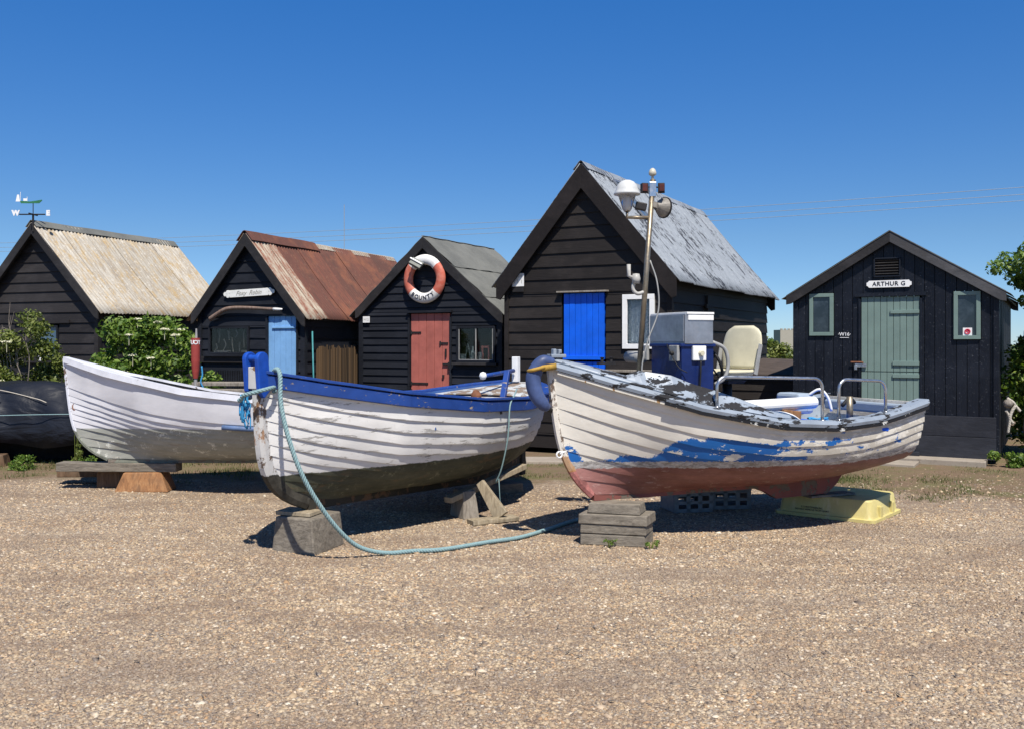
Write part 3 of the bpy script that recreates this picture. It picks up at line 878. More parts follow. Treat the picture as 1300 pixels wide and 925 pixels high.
for a, b, c, e in ((0.62, 0.63, 1.47, 1.93), (1.20, 1.21, 1.47, 1.93), (0.91, 0.925, 1.47, 1.93), (0.62, 1.21, 1.465, 1.475)): mb.box(((a + b) / 2, -0.045, (c + e) / 2), (b - a, 0.01, e - c))
mb.build('glazing_bar', M_['greyplastic'], w)
mb = MB()                                     # bottle, jars and a little red chair back on the inner sill
mb.lathe([(0, 0), (0.035, 0), (0.035, 0.12), (0.014, 0.17), (0.014, 0.22), (0, 0.22)], (0.80, 0.07, 1.45), 10)
mb.lathe([(0, 0), (0.05, 0), (0.05, 0.10), (0, 0.10)], (0.62, 0.07, 1.45), 10)
mb.lathe([(0, 0), (0.04, 0), (0.045, 0.13), (0, 0.13)], (0.93, 0.08, 1.45), 10)
mb.beam((0.66, 0.08, 1.45), (0.71, 0.08, 1.72), 0.015, 0.015, up=(0, 1, 0)); mb.beam((0.76, 0.08, 1.45), (0.71, 0.08, 1.72), 0.015, 0.015, up=(0, 1, 0))
mb.build('sill_clutter', plain('dusty_green_glass', (0.20, 0.24, 0.22), 0.4, 0.5, 20), w)
mb = MB(); mb.box((1.02, 0.07, 1.66), (0.14, 0.03, 0.03)); mb.box((0.97, 0.07, 1.58), (0.02, 0.03, 0.2)); mb.box((1.08, 0.07, 1.58), (0.02, 0.03, 0.2)); mb.build('red_ornament', M_['coral'], w)
mb = MB(); mb.box((0.85, 0.4, 1.6), (0.9, 0.02, 1.0)); mb.build('interior_shade_sheet', M_['dark'], w)  # near-black sheet in place of the shade inside the hut
mb = MB(); mb.box((-1.09, -0.062, 2.09), (0.13, 0.01, 0.10)); np3 = mb.build('number_plate', M_['whitepaint'], h3, bevel=0.002)
text_on('W12', 0.05, (-1.09, -0.068, 2.09), (1, 0, 0), (0, 0, 1), M_['letterfaint'], np3, extrude=0.001)

# hut 4: bright blue door, silver roof, the tallest
def roof4(t, slope, ohf, ohs, ohb):
    for side in (1, -1):
        mb = MB(); run = 1.40 + ohs + 0.05
        corr_roof(mb, 0, 0, -ohf - 0.02, 5.95 + ohb, 4.46, run, slope * run, side, seed=14, sheet=0.60, sag=0.02, pitch=0.10, amp=0.012)
        mb.build('roof_covering', M_['roofsilver'], t, smooth=True, solid=0.004)
    ridge_cap(t, 'ridge_cap', M_['roofsilver'], -ohf - 0.04, 5.95 + ohb, 4.46, slope, 0.2)
    # a small roof light let into the slope
    L = math.hypot(1, slope); n = Vector((slope / L, 0, 1 / L)); dn = Vector((1 / L, 0, -slope / L))
    c = Vector((0, 0.86, 4.46)) + dn * 0.62 + n * 0.055
    mb = MB()
    for a, b, e, f in ((-0.42, -0.38, -.16, .16), (0.38, 0.42, -.16, .16), (-0.38, 0.38, -.16, -.13), (-0.38, 0.38, .13, .16)):
        P = [c + dn * a + Vector((0, e, 0)), c + dn * b + Vector((0, e, 0)), c + dn * b + Vector((0, f, 0)), c + dn * a + Vector((0, f, 0))]
        mb.prism(P, n * 0.03)
    s = mb.build('roof_light', M_['steelbox'], t)
    mb = MB(); P = [c + dn * a + Vector((0, e, 0)) for a, e in ((-.38, -.13), (.38, -.13), (.38, .13), (-.38, .13))]; mb.prism(P, n * 0.012); mb.build('pane', M_['paneblue'], s)
h4, sl4 = hut('fishing_hut', 'tall dark brown-black hut with a bright blue door and flaking silver corrugated roof', (1.13, 14.7), -R(28.4), -1.35, 1.38, 5.95, 2.82, 4.46, M_['hutA'], 0.205, [(-0.38, 0.37, 0.3, 2.52), (0.64, 1.17, 1.62, 2.46)], 0.12, 0.12, 0.15, M_['bargeblack'], 0.25, roofmake=roof4, seed=24)
d4 = plank_door(h4, -0.35, 0.34, 1.47, 2.49, M_['bluebright'], 7, 8, label='upper leaf of the bright blue stable door')
plank_door(h4, -0.35, 0.34, 0.32, 1.43, M_['bluebright'], 7, 9, label='lower leaf of the bright blue stable door')
mb = MB(); mb.box((-0.005, -0.045, 1.49), (0.69, 0.03, 0.06)); mb.build('ledge', M_['bluebright'], d4, bevel=0.004)
mb = MB(); mb.box((-0.01, -0.065, 2.515), (0.86, 0.09, 0.025)); mb.build('door_hood', M_['woodgrey'], h4, bevel=0.003)
w4 = window(h4, 0.65, 1.16, 1.63, 2.45, M_['whitepaint'], M_['glass'], 0.075, y=-0.045, sill=False)
mb = MB()                                     # lace curtain: folded cloth with a knotted pattern
rows = []
for j in range(14):
    z = 1.69 + 0.70 * j / 13
    rows.append([(0.71 + 0.39 * i / 24, 0.03 + 0.008 * math.sin(i * 1.3), z) for i in range(25)])
mb.grid(rows)
m = NT('lace_curtain'); v = m.vor(42, feature='DISTANCE_TO_EDGE'); c = m.mix(m.ramp(v.outputs['Distance'], [(0.08, 1), (0.2, 0)]), (0.16, 0.21, 0.25), (0.50, 0.53, 0.54)); m.done(c, 0.8)
mb.build('curtain', m.mat, w4, smooth=True, solid=0.002)
mb = MB(); mb.box((-1.14, -0.062, 2.73), (0.21, 0.012, 0.21)); np4 = mb.build('number_plate', M_['whitepaint'], h4, bevel=0.002)
text_on('W of', 0.055, (-1.12, -0.070, 2.785), (1, 0, 0.12), (-0.12, 0, 1), M_['letterfaint'], np4, extrude=0.001)
text_on('1 5 1', 0.085, (-1.14, -0.070, 2.70), (1, 0, 0), (0, 0, 1), M_['letterfaint'], np4, extrude=0.001)
mb = MB(); mb.box((-1.14, -0.060, 2.575), (0.205, 0.014, 0.075)); mb.build('number_plate', M_['iron'], h4, bevel=0.002, label='small dark plate under the white number plate')
mb = MB(); mb.box((0.85, -0.10, 1.30), (1.05, 0.16, 0.035)); mb.build('shelf_board', M_['woodgrey'], h4, bevel=0.004)
mb = MB(); mb.box((1.43, 1.75, 2.25), (0.03, 0.08, 0.5)); mb.box((1.44, 1.75, 2.32), (0.03, 0.26, 0.07)); mb.build('wall_cleat', M_['hutA'], h4, bevel=0.004)

# hut 5: sage door and windows, vertical boards
def roof5(t, slope, ohf, ohs, ohb):
    for side in (1, -1):
        mb = MB(); run = 1.40 + ohs + 0.05
        corr_roof(mb, 0, 0, -ohf - 0.03, 4.4 + ohb, 3.37, run, slope * run, side, seed=15, flat=True, sheet=1.0, sag=0.01, lift=0.012)
        mb.build('roof_felt', M_['felt'], t, solid=0.006)
h5, sl5 = hut('fishing_hut', 'blue-black vertical-boarded hut at the right with sage green door and windows', (5.67, 14.15), -R(30), -1.38, 1.40, 4.4, 2.50, 3.36, M_['hutC'], 0.145, [(-0.44, 0.43, 0.0, 2.44), (-1.19, -0.81, 1.82, 2.49), (0.85, 1.22, 1.76, 2.47), (-0.23, 0.14, 2.72, 2.98)], 0.10, 0.11, 0.1, M_['barge'], 0.15, vertical=True, sidemat=M_['hutB'], roofmake=roof5, seed=25, z0=0.06)
d5 = plank_door(h5, -0.415, 0.405, 0.12, 2.41, M_['sage'], 9, 12, y=-0.004, split=1.29, ledges=[(0.0, 0.40, 2.18, 0.05), (0.03, 0.40, 1.42, 0.06), (0.03, 0.40, 1.235, 0.055)])
mb = MB(); mb.box((-0.005, -0.045, 2.44), (1.0, 0.05, 0.05)); mb.box((-0.435, -0.03, 1.25), (0.03, 0.045, 2.26)); mb.box((0.425, -0.03, 1.25), (0.03, 0.045, 2.26)); mb.build('door_frame', M_['hutC'], h5)
mb = MB(); mb.box((-0.42, -0.055, 1.385), (0.17, 0.02, 0.055)); mb.box((-0.49, -0.06, 1.35), (0.04, 0.03, 0.07)); hb = mb.build('hasp', M_['steel'], d5, bevel=0.003)
mb = MB(); mb.tube([(-0.56, -0.065, 1.43), (-0.38, -0.065, 1.43)], 0.012, 8); mb.tube([(-0.40, -0.065, 1.43), (-0.38, -0.10, 1.42)], 0.01, 8); mb.build('bolt', M_['rustiron'], hb)
for x0, x1, z0, z1 in ((-1.18, -0.82, 1.83, 2.48), (0.86, 1.21, 1.77, 2.46)):
    wq = window(h5, x0, x1, z0, z1, M_['sage'], M_['pane'], 0.055, y=-0.035, sill=False)
mb = MB(); mb.box((1.04, -0.032, 1.88), (0.12, 0.004, 0.11)); stk = mb.build('sticker', M_['whitepaint'], wq)
m_red = plain('red_sticker_ink', (0.55, 0.04, 0.08), 0.6, 0.15)
mb = MB(); mb.tube([(1.04 + 0.034 * math.cos(a), -0.037, 1.88 + 0.034 * math.sin(a)) for a in [k * math.pi / 8 for k in range(16)]], 0.008, 5, closed=True); mb.beam((1.017, -0.037, 1.904), (1.063, -0.037, 1.856), 0.012, 0.006, up=(0, 1, 0)); mb.box((1.04, -0.0355, 1.893), (0.05, 0.003, 0.03)); mb.build('symbol', m_red, stk)
mb = MB()                                     # louvre
for k in range(6): mb.box((-0.045, -0.03, 2.745 + k * 0.041), (0.34, 0.035, 0.008), rot=(R(-35), 0, 0))
lv = mb.build('louvre', M_['barge'], h5)
mb = MB()
for c, d in (((-0.225, -0.035, 2.85), (0.02, 0.05, 0.27)), ((0.135, -0.035, 2.85), (0.02, 0.05, 0.27)), ((-0.045, -0.035, 2.985), (0.38, 0.05, 0.02)), ((-0.045, -0.035, 2.715), (0.38, 0.05, 0.02))): mb.box(c, d)
mb.box((-0.045, 0.02, 2.85), (0.36, 0.01, 0.26))
mb.build('frame', M_['hutC'], lv)
mb = MB()                                     # name board with notched corners
w2, h2_ = 0.315, 0.052
poly = [(-w2, -h2_ * .45), (-w2 + .02, -h2_ * .6), (-w2 + .035, -h2_), (w2 - .035, -h2_), (w2 - .02, -h2_ * .6), (w2, -h2_ * .45), (w2, h2_ * .45), (w2 - .02, h2_ * .6), (w2 - .035, h2_), (-w2 + .035, h2_), (-w2 + .02, h2_ * .6), (-w2, h2_ * .45)]
mb.prism([(-0.02 + a, -0.052, 2.60 + b) for a, b in poly], (0, 0.015, 0)); n5 = mb.build('name_board', M_['whitepaint'], h5)
mb = MB(); mb.prism([(-0.02 + a * 1.03, -0.046, 2.60 + b * 1.13) for a, b in poly], (0, 0.006, 0)); mb.build('border', M_['letter'], n5)
text_on('ARTHUR G', 0.088, (-0.02, -0.055, 2.60), (1, 0, 0), (0, 0, 1), M_['letter'], n5, extrude=0.001, bold=0.0015, spacing=1.1)
mb = MB(); mb.box((-0.66, -0.034, 1.80), (0.13, 0.004, 0.008)); 
wq = mb.build('painted_number', M_['letterwhite'], h5)
text_on('·W16·', 0.075, (-0.66, -0.036, 1.85), (1, 0, 0), (0, 0, 1), M_['letterwhite'], wq, extrude=0.001, bold=0.001)
# plinth boards at its foot, right of the door
m_pl = tarred('tarred_plinth', (0.014, 0.015, 0.020), (0.030, 0.032, 0.040), 0.3, grain=(2, 2, 8), rough=0.55)
mb = MB(); mb.box((0.915, -0.05, 0.52), (0.99, 0.03, 0.29)); mb.box((0.88, -0.056, 0.215), (1.06, 0.042, 0.31)); mb.box((-0.96, -0.05, 0.215), (0.86, 0.042, 0.31)); mb.box((-0.05, -0.09, 0.10), (0.92, 0.10, 0.06)); mb.build('plinth', m_pl, h5, bevel=0.004)

# dark backs inside huts with vertical boards
mb = MB(); mb.box((0.0, 0.03, 1.2), (2.7, 0.01, 2.2)); mb.build('lining', M_['dark'], h5)
# ------------------------------------------------------------------ boats
class Hull:
    """clinker hull; local x aft from the stem head, -y the side towards the camera, z up from the ground"""
    def __init__(s, L, beam, sheer, keel, rake, F, n, vee, sp=0.8, srake=0.12, flare=0.0):
        s.L, s.beam, s.sheer, s.keel, s.rake, s.F, s.n, s.vee, s.sp, s.srake, s.flare = L, beam, sheer, keel, rake, F, n, vee, sp, srake, flare
    def S(s, t, u, side=-1, off=0.0):
        if off:
            e = 1e-3
            p = s.S(t, u, side); a = s.S(min(1, t + e), u, side) - s.S(max(0, t - e), u, side); b = s.S(t, min(1, u + e), side) - s.S(t, max(0, u - e), side)
            nn = a.cross(b)
            if nn.length < 1e-12: nn = Vector((0, side, 0))
            nn.normalize()
            if nn.y * side < 0: nn = -nn
            if nn.y * side < 0.05 and abs(nn.z) < 0.2: nn = Vector((0, side, 0))
            return p + nn * off
        zk = interp(t, *s.keel); zs = interp(t, *s.sheer); b = interp(t, *s.beam); v = interp(t, *s.vee)
        th = u * math.pi / 2
        sp_ = s.sp if isinstance(s.sp, float) else interp(t, *s.sp)
        f = (1 - v) * (math.sin(th) ** sp_) + v * (u ** 1.15)
        g = (1 - v) * (1 - math.cos(th) ** 0.95) * (0.80) + (1 - v) * 0.20 * u + v * u
        g = g / ((1 - v) + v)
        zn = min(1, max(0, g))
        z = zk + (zs - zk) * zn
        y = side * (0.028 * (1 - t * .3) + b * f)
        xb = s.rake * (1 - zn) + s.F * (1 - zn) ** s.n
        xe = s.L - s.srake * (1 - zn)
        return Vector((xb * (1 - t) + xe * t, y, z))
    def build(s, root, ul, mat, lap=0.014, inmat=None, keelmat=None, stemmat=None, nt=64, key='planking', jag=0.0):
        ts = [(i / nt) ** 1.15 for i in range(nt + 1)]
        for side in (-1, 1):
            mb = MB()
            for i in range(len(ul) - 1):
                u0, u1 = ul[i], ul[i + 1]
                # laps die away into the stem
                def lp(t): return lap * min(1, 0.25 + t * 9)
                rows = []
                jg = [0.0022 * math.sin(t * 31 + i * 2.1) + 0.0015 * math.sin(t * 77 + i * 5) for t in ts]
                if i > 0: rows.append([s.S(t, u0 + 0.002, side, 0.0) for t in ts])
                rows.append([s.S(t, u0 + (jg[q] if i else 0), side, lp(t) + jg[q] * .8) for q, t in enumerate(ts)])
                rows.append([s.S(t, u0 + (u1 - u0) * .5, side, lp(t) * .55 + .001) for t in ts])
                rows.append([s.S(t, u1, side, 0.0) for t in ts])
                if side > 0: rows = rows[::-1]
                mb.grid(rows)
            o = mb.build(key, mat, root, smooth=True)
            ed = []
            for i in range(len(ul) - 1):
                vals = ([1.0] if i > 0 else []) + [1.0, 0.0, 0.35]
                if side > 0: vals = vals[::-1]
                for v_ in vals: ed += [v_] * (nt + 1)
            at_ = o.data.attributes.new('edge', 'FLOAT', 'POINT'); at_.data.foreach_set('value', ed)
            try:
                o.data.set_sharp_from_angle(angle=R(28))
            except Exception: pass
            # inner skin
            mb = MB()
            us = [0.0, 0.15, 0.3, 0.45, 0.6, 0.7, 0.8, 0.9, 1.0]
            mb.grid([[s.S(t, u, side, -0.022) if t > 0.02 else s.S(t, u, side) for t in ts[1:]] for u in us])
            mb.build('inner_planking', inmat or mat, root, smooth=True)
        # transom
        mb = MB()
        P = [s.S(1, u, -1) for u in np.linspace(1, 0, 13)] + [s.S(1, u, 1) for u in np.linspace(0, 1, 13)]
        mb.prism(P, (-0.035, 0, 0)); mb.build('transom', mat, root)
    def stem(s, root, mat, w=0.06, proud=0.045, top=0.03, zlo=0.0, keel_to=1.0, keel_depth=0.07, keelmat=None, skeg=None):
        pts = [s.S(0, u, -1) for u in np.linspace(1, 0, 22)]
        pts[0] = pts[0] + Vector((0, 0, top))
        mb = MB(); rows = []
        ring = []
        for i, p in enumerate(pts):
            a = pts[max(0, i - 1)]; b = pts[min(len(pts) - 1, i + 1)]
            d = (b - a).normalized(); out = Vector((d.z, 0, -d.x)).normalized()      # forward/down
            if out.x > 0 and out.z > 0: out = -out
            c = Vector((p.x, 0, p.z))
            ring.append([c + out * proud + Vector((0, -w * .3, 0)), c + out * (proud * .3) + Vector((0, -w / 2, 0)), c - out * 0.05 + Vector((0, -w / 2, 0)), c - out * 0.05 + Vector((0, w / 2, 0)), c + out * (proud * .3) + Vector((0, w / 2, 0)), c + out * proud + Vector((0, w * .3, 0)), c + out * proud + Vector((0, -w * .3, 0))])
        mb.grid(ring); n = len(mb.v)
        mb.f.append(tuple(range(6))); mb.m.append(0); mb.f.append(tuple(n - 7 + k for k in range(6))[::-1]); mb.m.append(0)
        mb.build('stem', mat, root)
        # keel
        mb = MB()
        ts = np.linspace(0.0, keel_to, 24)
        rows = []
        for t in ts:
            p = s.S(t, 0, -1); c = Vector((p.x, 0, p.z))
            dz = keel_depth
            if skeg: dz = max(keel_depth, p.z - interp(p.x, *skeg))
            rows.append([c + Vector((0, -w / 2, 0.03)), c + Vector((0, -w / 2, -dz)), c + Vector((0, w / 2, -dz)), c + Vector((0, w / 2, 0.03))])
        mb.grid(rows); n = len(mb.v)
        mb.f.append((0, 1, 2, 3)); mb.m.append(0); mb.f.append((n - 1, n - 2, n - 3, n - 4)); mb.m.append(0)
        mb.build('keel', keelmat or mat, root)
    def sweep(s, name, root, mat, offs, u=1.0, t0=0.0, t1=1.0, nt=60, sides=(-1, 1), dz=0.0, parent=None, jitter=0.0, **k):
        """offs: section polygon (out, up) carried along the plank line u"""
        out = []
        for side in sides:
            mb = MB(); rows = []
            for i in range(nt + 1):
                t = t0 + (t1 - t0) * i / nt
                p = s.S(t, u, side)
                q = s.S(min(1, t + .002), u, side) - s.S(max(0, t - .002), u, side)
                nn = Vector((q.y, -q.x, 0)).normalized()
                if nn.y * side < 0: nn = -nn
                j = rnd.uniform(-jitter, jitter)
                rows.append([p + nn * a + Vector((0, 0, b + dz + j * (1 if b > 0 else 0))) for a, b in offs + offs[:1]])
            mb.grid(rows if side < 0 else [r[::-1] for r in rows])
            n = len(offs)
            m0 = len(mb.v) - n - 1
            mb.f.append(tuple(range(n))); mb.m.append(0); mb.f.append(tuple(m0 + k for k in range(n))[::-1]); mb.m.append(0)
            out.append(mb.build(name, mat, parent or root, **k))
        return out
    def deck(s, name, root, mat, t0, t1, drop=0.02, camber=0.06, inset=0.01, nt=26, parent=None, thick=0.02, **k):
        mb = MB(); rows = []
        for i in range(nt + 1):
            t = t0 + (t1 - t0) * i / nt
            a, b = s.S(t, 1, -1), s.S(t, 1, 1)
            row = []
            for j in range(11):
                f = j / 10; y = (a.y + inset) + (b.y - a.y - 2 * inset) * f
                cb = camber(t) if callable(camber) else camber
                row.append((a.x, y, a.z - drop + cb * (1 - (2 * f - 1) ** 2)))
            rows.append(row)
        mb.grid(rows)
        return mb.build(name, mat, parent or root, smooth=True, solid=thick, **k)

def inner_at(h, x, u):                    # half-beam of hull h at aft distance x (plank line u)
    lo, hi = 0, 1
    for _ in range(25):
        m_ = (lo + hi) / 2
        if h.S(m_, u).x < x: lo = m_
        else: hi = m_
    return h.S(lo, u)

def thwart(h, root, mat, x, z, w=0.2, name='thwart'):
    # width where the inner skin reaches height z
    best = 0.3
    for u in np.linspace(0.2, 1, 30):
        p = inner_at(h, x, u)
        if p.z >= z: best = abs(p.y); break
    mb = MB(); mb.box((x, 0, z), (w, 2 * best - 0.04, 0.03)); return mb.build(name, mat, root, bevel=0.005)

def floorboards(h, root, mat, x0, x1, z):
    mb = MB(); rows = []
    for x in np.linspace(x0, x1, 16):
        b = 0.05
        for u in np.linspace(0.02, 1, 40):
            p = inner_at(h, x, u)
            if p.z >= z: b = abs(p.y) - 0.03; break
        rows.append([(x, -b, z), (x, -b * .3, z), (x, b * .3, z), (x, b, z)])
    mb.grid(rows); mb.build('floorboards', mat, root, solid=0.02)

# --- hull paints
def split_hull(name, white, low1, low2, zc, slope=0.0, peelamt=0.66, wob=0.03, flakecol=(0.28, 0.27, 0.25), rust=0.0, stain=0.35, zpeel=None):
    m = NT(name)
    x, y, z = m.xyz()
    wobn = m.math('MULTIPLY', m.math('SUBTRACT', m.noise(5, 8, 0.7), 0.5), wob * 2)
    zz = m.math('ADD', m.math('ADD', z, wobn), m.math('MULTIPLY', x, -slope))
    low = m.ramp(m.mapr(zz, zc - 0.004, zc + 0.004), [(0, 1), (1, 0)])
    top = m.mix(1.0, white, m.mapr(m.noise(1.7, 8, 0.7, m.map((1, 1, 3))), 0.3, 0.7, 0.80, 1.04), 'MULTIPLY')
    # old paint edges and cracked flakes along the plank lines
    fl = m.noise(3.0, 9, 0.78, m.map((1.0, 1.0, 6.5)))
    edg = m.math('POWER', m.attr('edge'), 2.5)
    fl = m.math('ADD', fl, m.math('MULTIPLY', edg, 0.085))
    msk = m.ramp(fl, [(peelamt, 0), (peelamt + 0.01, 1)])
    top = m.mix(msk, top, m.mix(m.noise(30, 4), flakecol, (0.45, 0.43, 0.40)))
    top = m.mix(m.ramp(m.noise(11, 8, 0.8, m.map((1, 1, .4))), [(0.60, 0), (0.72, stain)]), top, (0.36, 0.33, 0.27))
    lo = m.mix(m.ramp(m.noise(2.6, 8, 0.75, m.map((1, 1, 4))), [(0.35, 0), (0.68, 1)]), low1, low2)
    lo = m.mix(m.ramp(m.noise(7, 9, 0.8), [(0.56, 0), (0.62, 0.6)]), lo, tuple(min(1, k * 2.4) for k in low2))
    lo = m.mix(m.ramp(m.noise(2.2, 8, 0.7, m.map((1, 1, 5))), [(0.56, 0), (0.68, rust)]), lo, (0.20, 0.115, 0.055))
    c = m.mix(low, top, lo)
    m.bump(m.math('ADD', m.math('SUBTRACT', 1.0, msk), m.math('MULTIPLY', m.noise(25, 7), 0.35)), 0.45, 0.004)
    return m.done(c, m.mapr(low, 0, 1, 0.42, 0.75)), m

hull2mat, _ = split_hull('flaking_white_hull_dark_bottom', (0.77, 0.755, 0.725), (0.040, 0.045, 0.030), (0.10, 0.10, 0.065), 0.645, 0.0, 0.605, 0.03, rust=0.75, stain=0.5)
hull1mat, _ = split_hull('white_hull_green_grey_bottom', (0.68, 0.675, 0.70), (0.25, 0.26, 0.225), (0.38, 0.38, 0.34), 0.68, 0.0, 0.70, 0.012, rust=0.45, stain=0.25)

m = NT('cream_hull_blue_band_red_bottom')
x, y, z = m.xyz()
nz = m.noise(3.0, 9, 0.72); nf = m.noise(9, 9, 0.8)
top = m.mix(1.0, (0.72, 0.68, 0.60), m.mapr(m.noise(1.7, 8, 0.7, m.map((1, 1, 3))), 0.3, 0.7, 0.82, 1.04), 'MULTIPLY')
edg = m.math('POWER', m.attr('edge'), 2.0)
worn = m.ramp(m.math('ADD', m.noise(4, 9, 0.78, m.map((1, 1, 2.2))), m.math('MULTIPLY', edg, 0.08)), [(0.50, 0), (0.515, 1)])
wornx = m.mapr(x, 1.3, 2.3)
wornz = m.mapr(z, 1.02, 0.82)
top = m.mix(m.math('MULTIPLY', m.math('MULTIPLY', worn, m.math('MAXIMUM', wornx, 0.12)), 0.75), top, m.mix(m.noise(18, 6), (0.33, 0.30, 0.25), (0.52, 0.48, 0.40)))
def curve(vals, v, lo, hi):
    return m.ramp(m.mapr(v, lo, hi), vals)
zt = curve([(0.0, 0.70), (0.045, 0.70), (0.075, 0.10), (0.12, 0.22), (0.2, 0.34), (0.235, 0.80), (0.30, 0.86), (0.62, 0.95), (1.0, 0.95)], x, 0.0, 4.0)   # top of the band, z = 0.68 + v*0.30
thr = curve([(0.0, 0.30), (0.07, 0.46), (0.14, 0.42), (0.22, 0.37), (0.38, 0.38), (0.46, 0.46), (0.54, 0.525), (0.80, 0.555), (1.0, 0.585)], x, 0.0, 4.0)
ztop = m.math('ADD', m.math('ADD', m.math('MULTIPLY_ADD', zt, 0.245, 0.66), m.math('MULTIPLY', m.math('SUBTRACT', m.island(), 0.5), 0.10)), m.math('MULTIPLY', m.math('SUBTRACT', nf, 0.5), 0.22))
inband = m.math('MULTIPLY', m.math('LESS_THAN', z, ztop), m.math('GREATER_THAN', m.noise(4.2, 9, 0.72, m.map((0.8, 1, 2.2), loc=(3, 1, 2))), m.math('ADD', thr, m.math('MULTIPLY', m.math('ADD', m.math('MULTIPLY', edg, 0.45), m.math('SUBTRACT', m.island(), 0.5)), 0.12))))
blue = m.mix(m.noise(4, 6), (0.008, 0.085, 0.32), (0.012, 0.14, 0.42))
top = m.mix(inband, top, blue)
grey = m.mix(m.ramp(m.noise(12, 9, 0.8, m.map((1, 1, 3))), [(0.42, 0), (0.6, 1)]), (0.20, 0.185, 0.17), (0.52, 0.50, 0.48))
zw = m.math('ADD', z, m.math('MULTIPLY', m.math('SUBTRACT', nf, 0.5), 0.09))
stern_up = m.mapr(x, 2.6, 3.9, 0.0, 0.07)
zg = m.math('SUBTRACT', zw, stern_up)
c = m.mix(m.math('LESS_THAN', zg, 0.695), top, grey)
red = m.mix(m.ramp(m.noise(2.5, 9, 0.75, m.map((1, 1, 4))), [(0.35, 0), (0.66, 1)]), (0.135, 0.048, 0.036), (0.26, 0.11, 0.09))
red = m.mix(m.ramp(m.noise(6, 9, 0.8, m.map((1, 1, 3))), [(0.57, 0), (0.63, 0.7)]), red, (0.40, 0.30, 0.26))
red = m.mix(m.math('MULTIPLY', m.mapr(x, 0.75, 0.3), 0.55), red, (0.48, 0.24, 0.22))  # red turned pink towards the bow: the sunlit forefoot put into the colour
red = m.mix(m.math('MULTIPLY', m.mapr(x, 2.4, 3.4), 0.4), red, (0.15, 0.11, 0.09))
c = m.mix(m.math('LESS_THAN', zg, 0.635), c, red)
m.bump(m.math('ADD', nf, m.math('MULTIPLY', inband, 0.5)), 0.4, 0.005)
hull3mat = m.done(c, 0.5)

bluepaint = peel('worn_blue_gunwale_paint', (0.018, 0.062, 0.27), (0.26, 0.21, 0.15), 0.625, 15, (0.8, 0.8, 2.0), 0.45)
blueinner = peel('faded_blue_inner_paint', (0.05, 0.12, 0.33), (0.25, 0.23, 0.21), 0.60, 5, rough=0.6)
greypeel = peel('pale_blue_grey_paint_over_black', (0.29, 0.335, 0.39), (0.008, 0.008, 0.010), 0.50, 7.0, (0.55, 1, 1), 0.4, (0.03, 0.03, 0.033))
greypeel2 = peel('pale_blue_grey_gunwale_paint', (0.30, 0.35, 0.41), (0.010, 0.010, 0.012), 0.545, 6.0, (0.8, 1, 2.2), 0.4, (0.03, 0.03, 0.033))
greyinner = peel('pale_blue_grey_inner_paint', (0.34, 0.40, 0.46), (0.10, 0.10, 0.10), 0.62, 4)
flaky = peel('flaky_pale_deck_paint', (0.50, 0.52, 0.52), (0.16, 0.12, 0.09), 0.49, 6, (1, 1, 1), 0.7)
stemwood = peel('stem_bare_wood_and_rust', (0.56, 0.55, 0.53), (0.13, 0.10, 0.08), 0.53, 6, (1, 1, 0.5), 0.8, (0.28, 0.15, 0.07))
stemcream = peel('stem_cream_paint', (0.66, 0.62, 0.54), (0.42, 0.24, 0.09), 0.60, 5, (1, 1, 0.5), 0.7, (0.10, 0.07, 0.05))
railwhite = peel('white_rail_paint', (0.68, 0.69, 0.74), (0.12, 0.10, 0.08), 0.66, 7, rough=0.5)
stemwhite = peel('white_stem_paint', (0.66, 0.68, 0.74), (0.24, 0.21, 0.18), 0.66, 7, rough=0.5)
def zstem(name, hi, lo, zc, mid=None, midc=(0.30, 0.14, 0.05)):
    m = NT(name); x, y, z = m.xyz()
    n = m.noise(7, 9, 0.75)
    zz = m.math('ADD', z, m.math('MULTIPLY', m.math('SUBTRACT', n, 0.5), 0.12))
    a = m.mix(m.ramp(m.noise(5, 9, 0.75, m.map((1, 1, .6)), 0.3), [(0.54, 0), (0.555, 1)]), hi, (0.14, 0.10, 0.075))
    a = m.mix(m.ramp(m.noise(6, 8, 0.8, m.map((1, 1, .4), loc=(2, 0, 5))), [(0.56, 0), (0.60, 0.9)]), a, midc)
    b = m.mix(m.ramp(m.noise(6, 9, 0.8), [(0.45, 0), (0.6, 1)]), lo, tuple(k * 2.2 for k in lo))
    c = m.mix(m.math('LESS_THAN', zz, zc), a, b)
    if mid: c = m.mix(m.math('MULTIPLY', m.math('COMPARE', zz, zc + 0.06, 0.07), 0.8), c, mid)
    m.bump(n, 0.5, 0.006)
    return m.done(c, 0.7)
stem2m = zstem('stem_white_over_dark', (0.55, 0.54, 0.52), (0.035, 0.032, 0.025), 0.66)
stem3m = zstem('stem_cream_over_red', (0.66, 0.62, 0.55), (0.22, 0.085, 0.075), 0.62, (0.36, 0.18, 0.06))
stem1m = zstem('stem_white_over_green', (0.66, 0.68, 0.74), (0.17, 0.18, 0.145), 0.64)
redkeel = peel('red_keel_paint', (0.22, 0.075, 0.06), (0.10, 0.08, 0.06), 0.52, 6, rough=0.8)
darkkeel = peel('dark_keel_paint', (0.045, 0.04, 0.03), (0.10, 0.06, 0.035), 0.55, 6, rough=0.85)
greenkeel = peel('green_grey_keel_paint', (0.20, 0.21, 0.17), (0.13, 0.11, 0.09), 0.55, 6, rough=0.85)

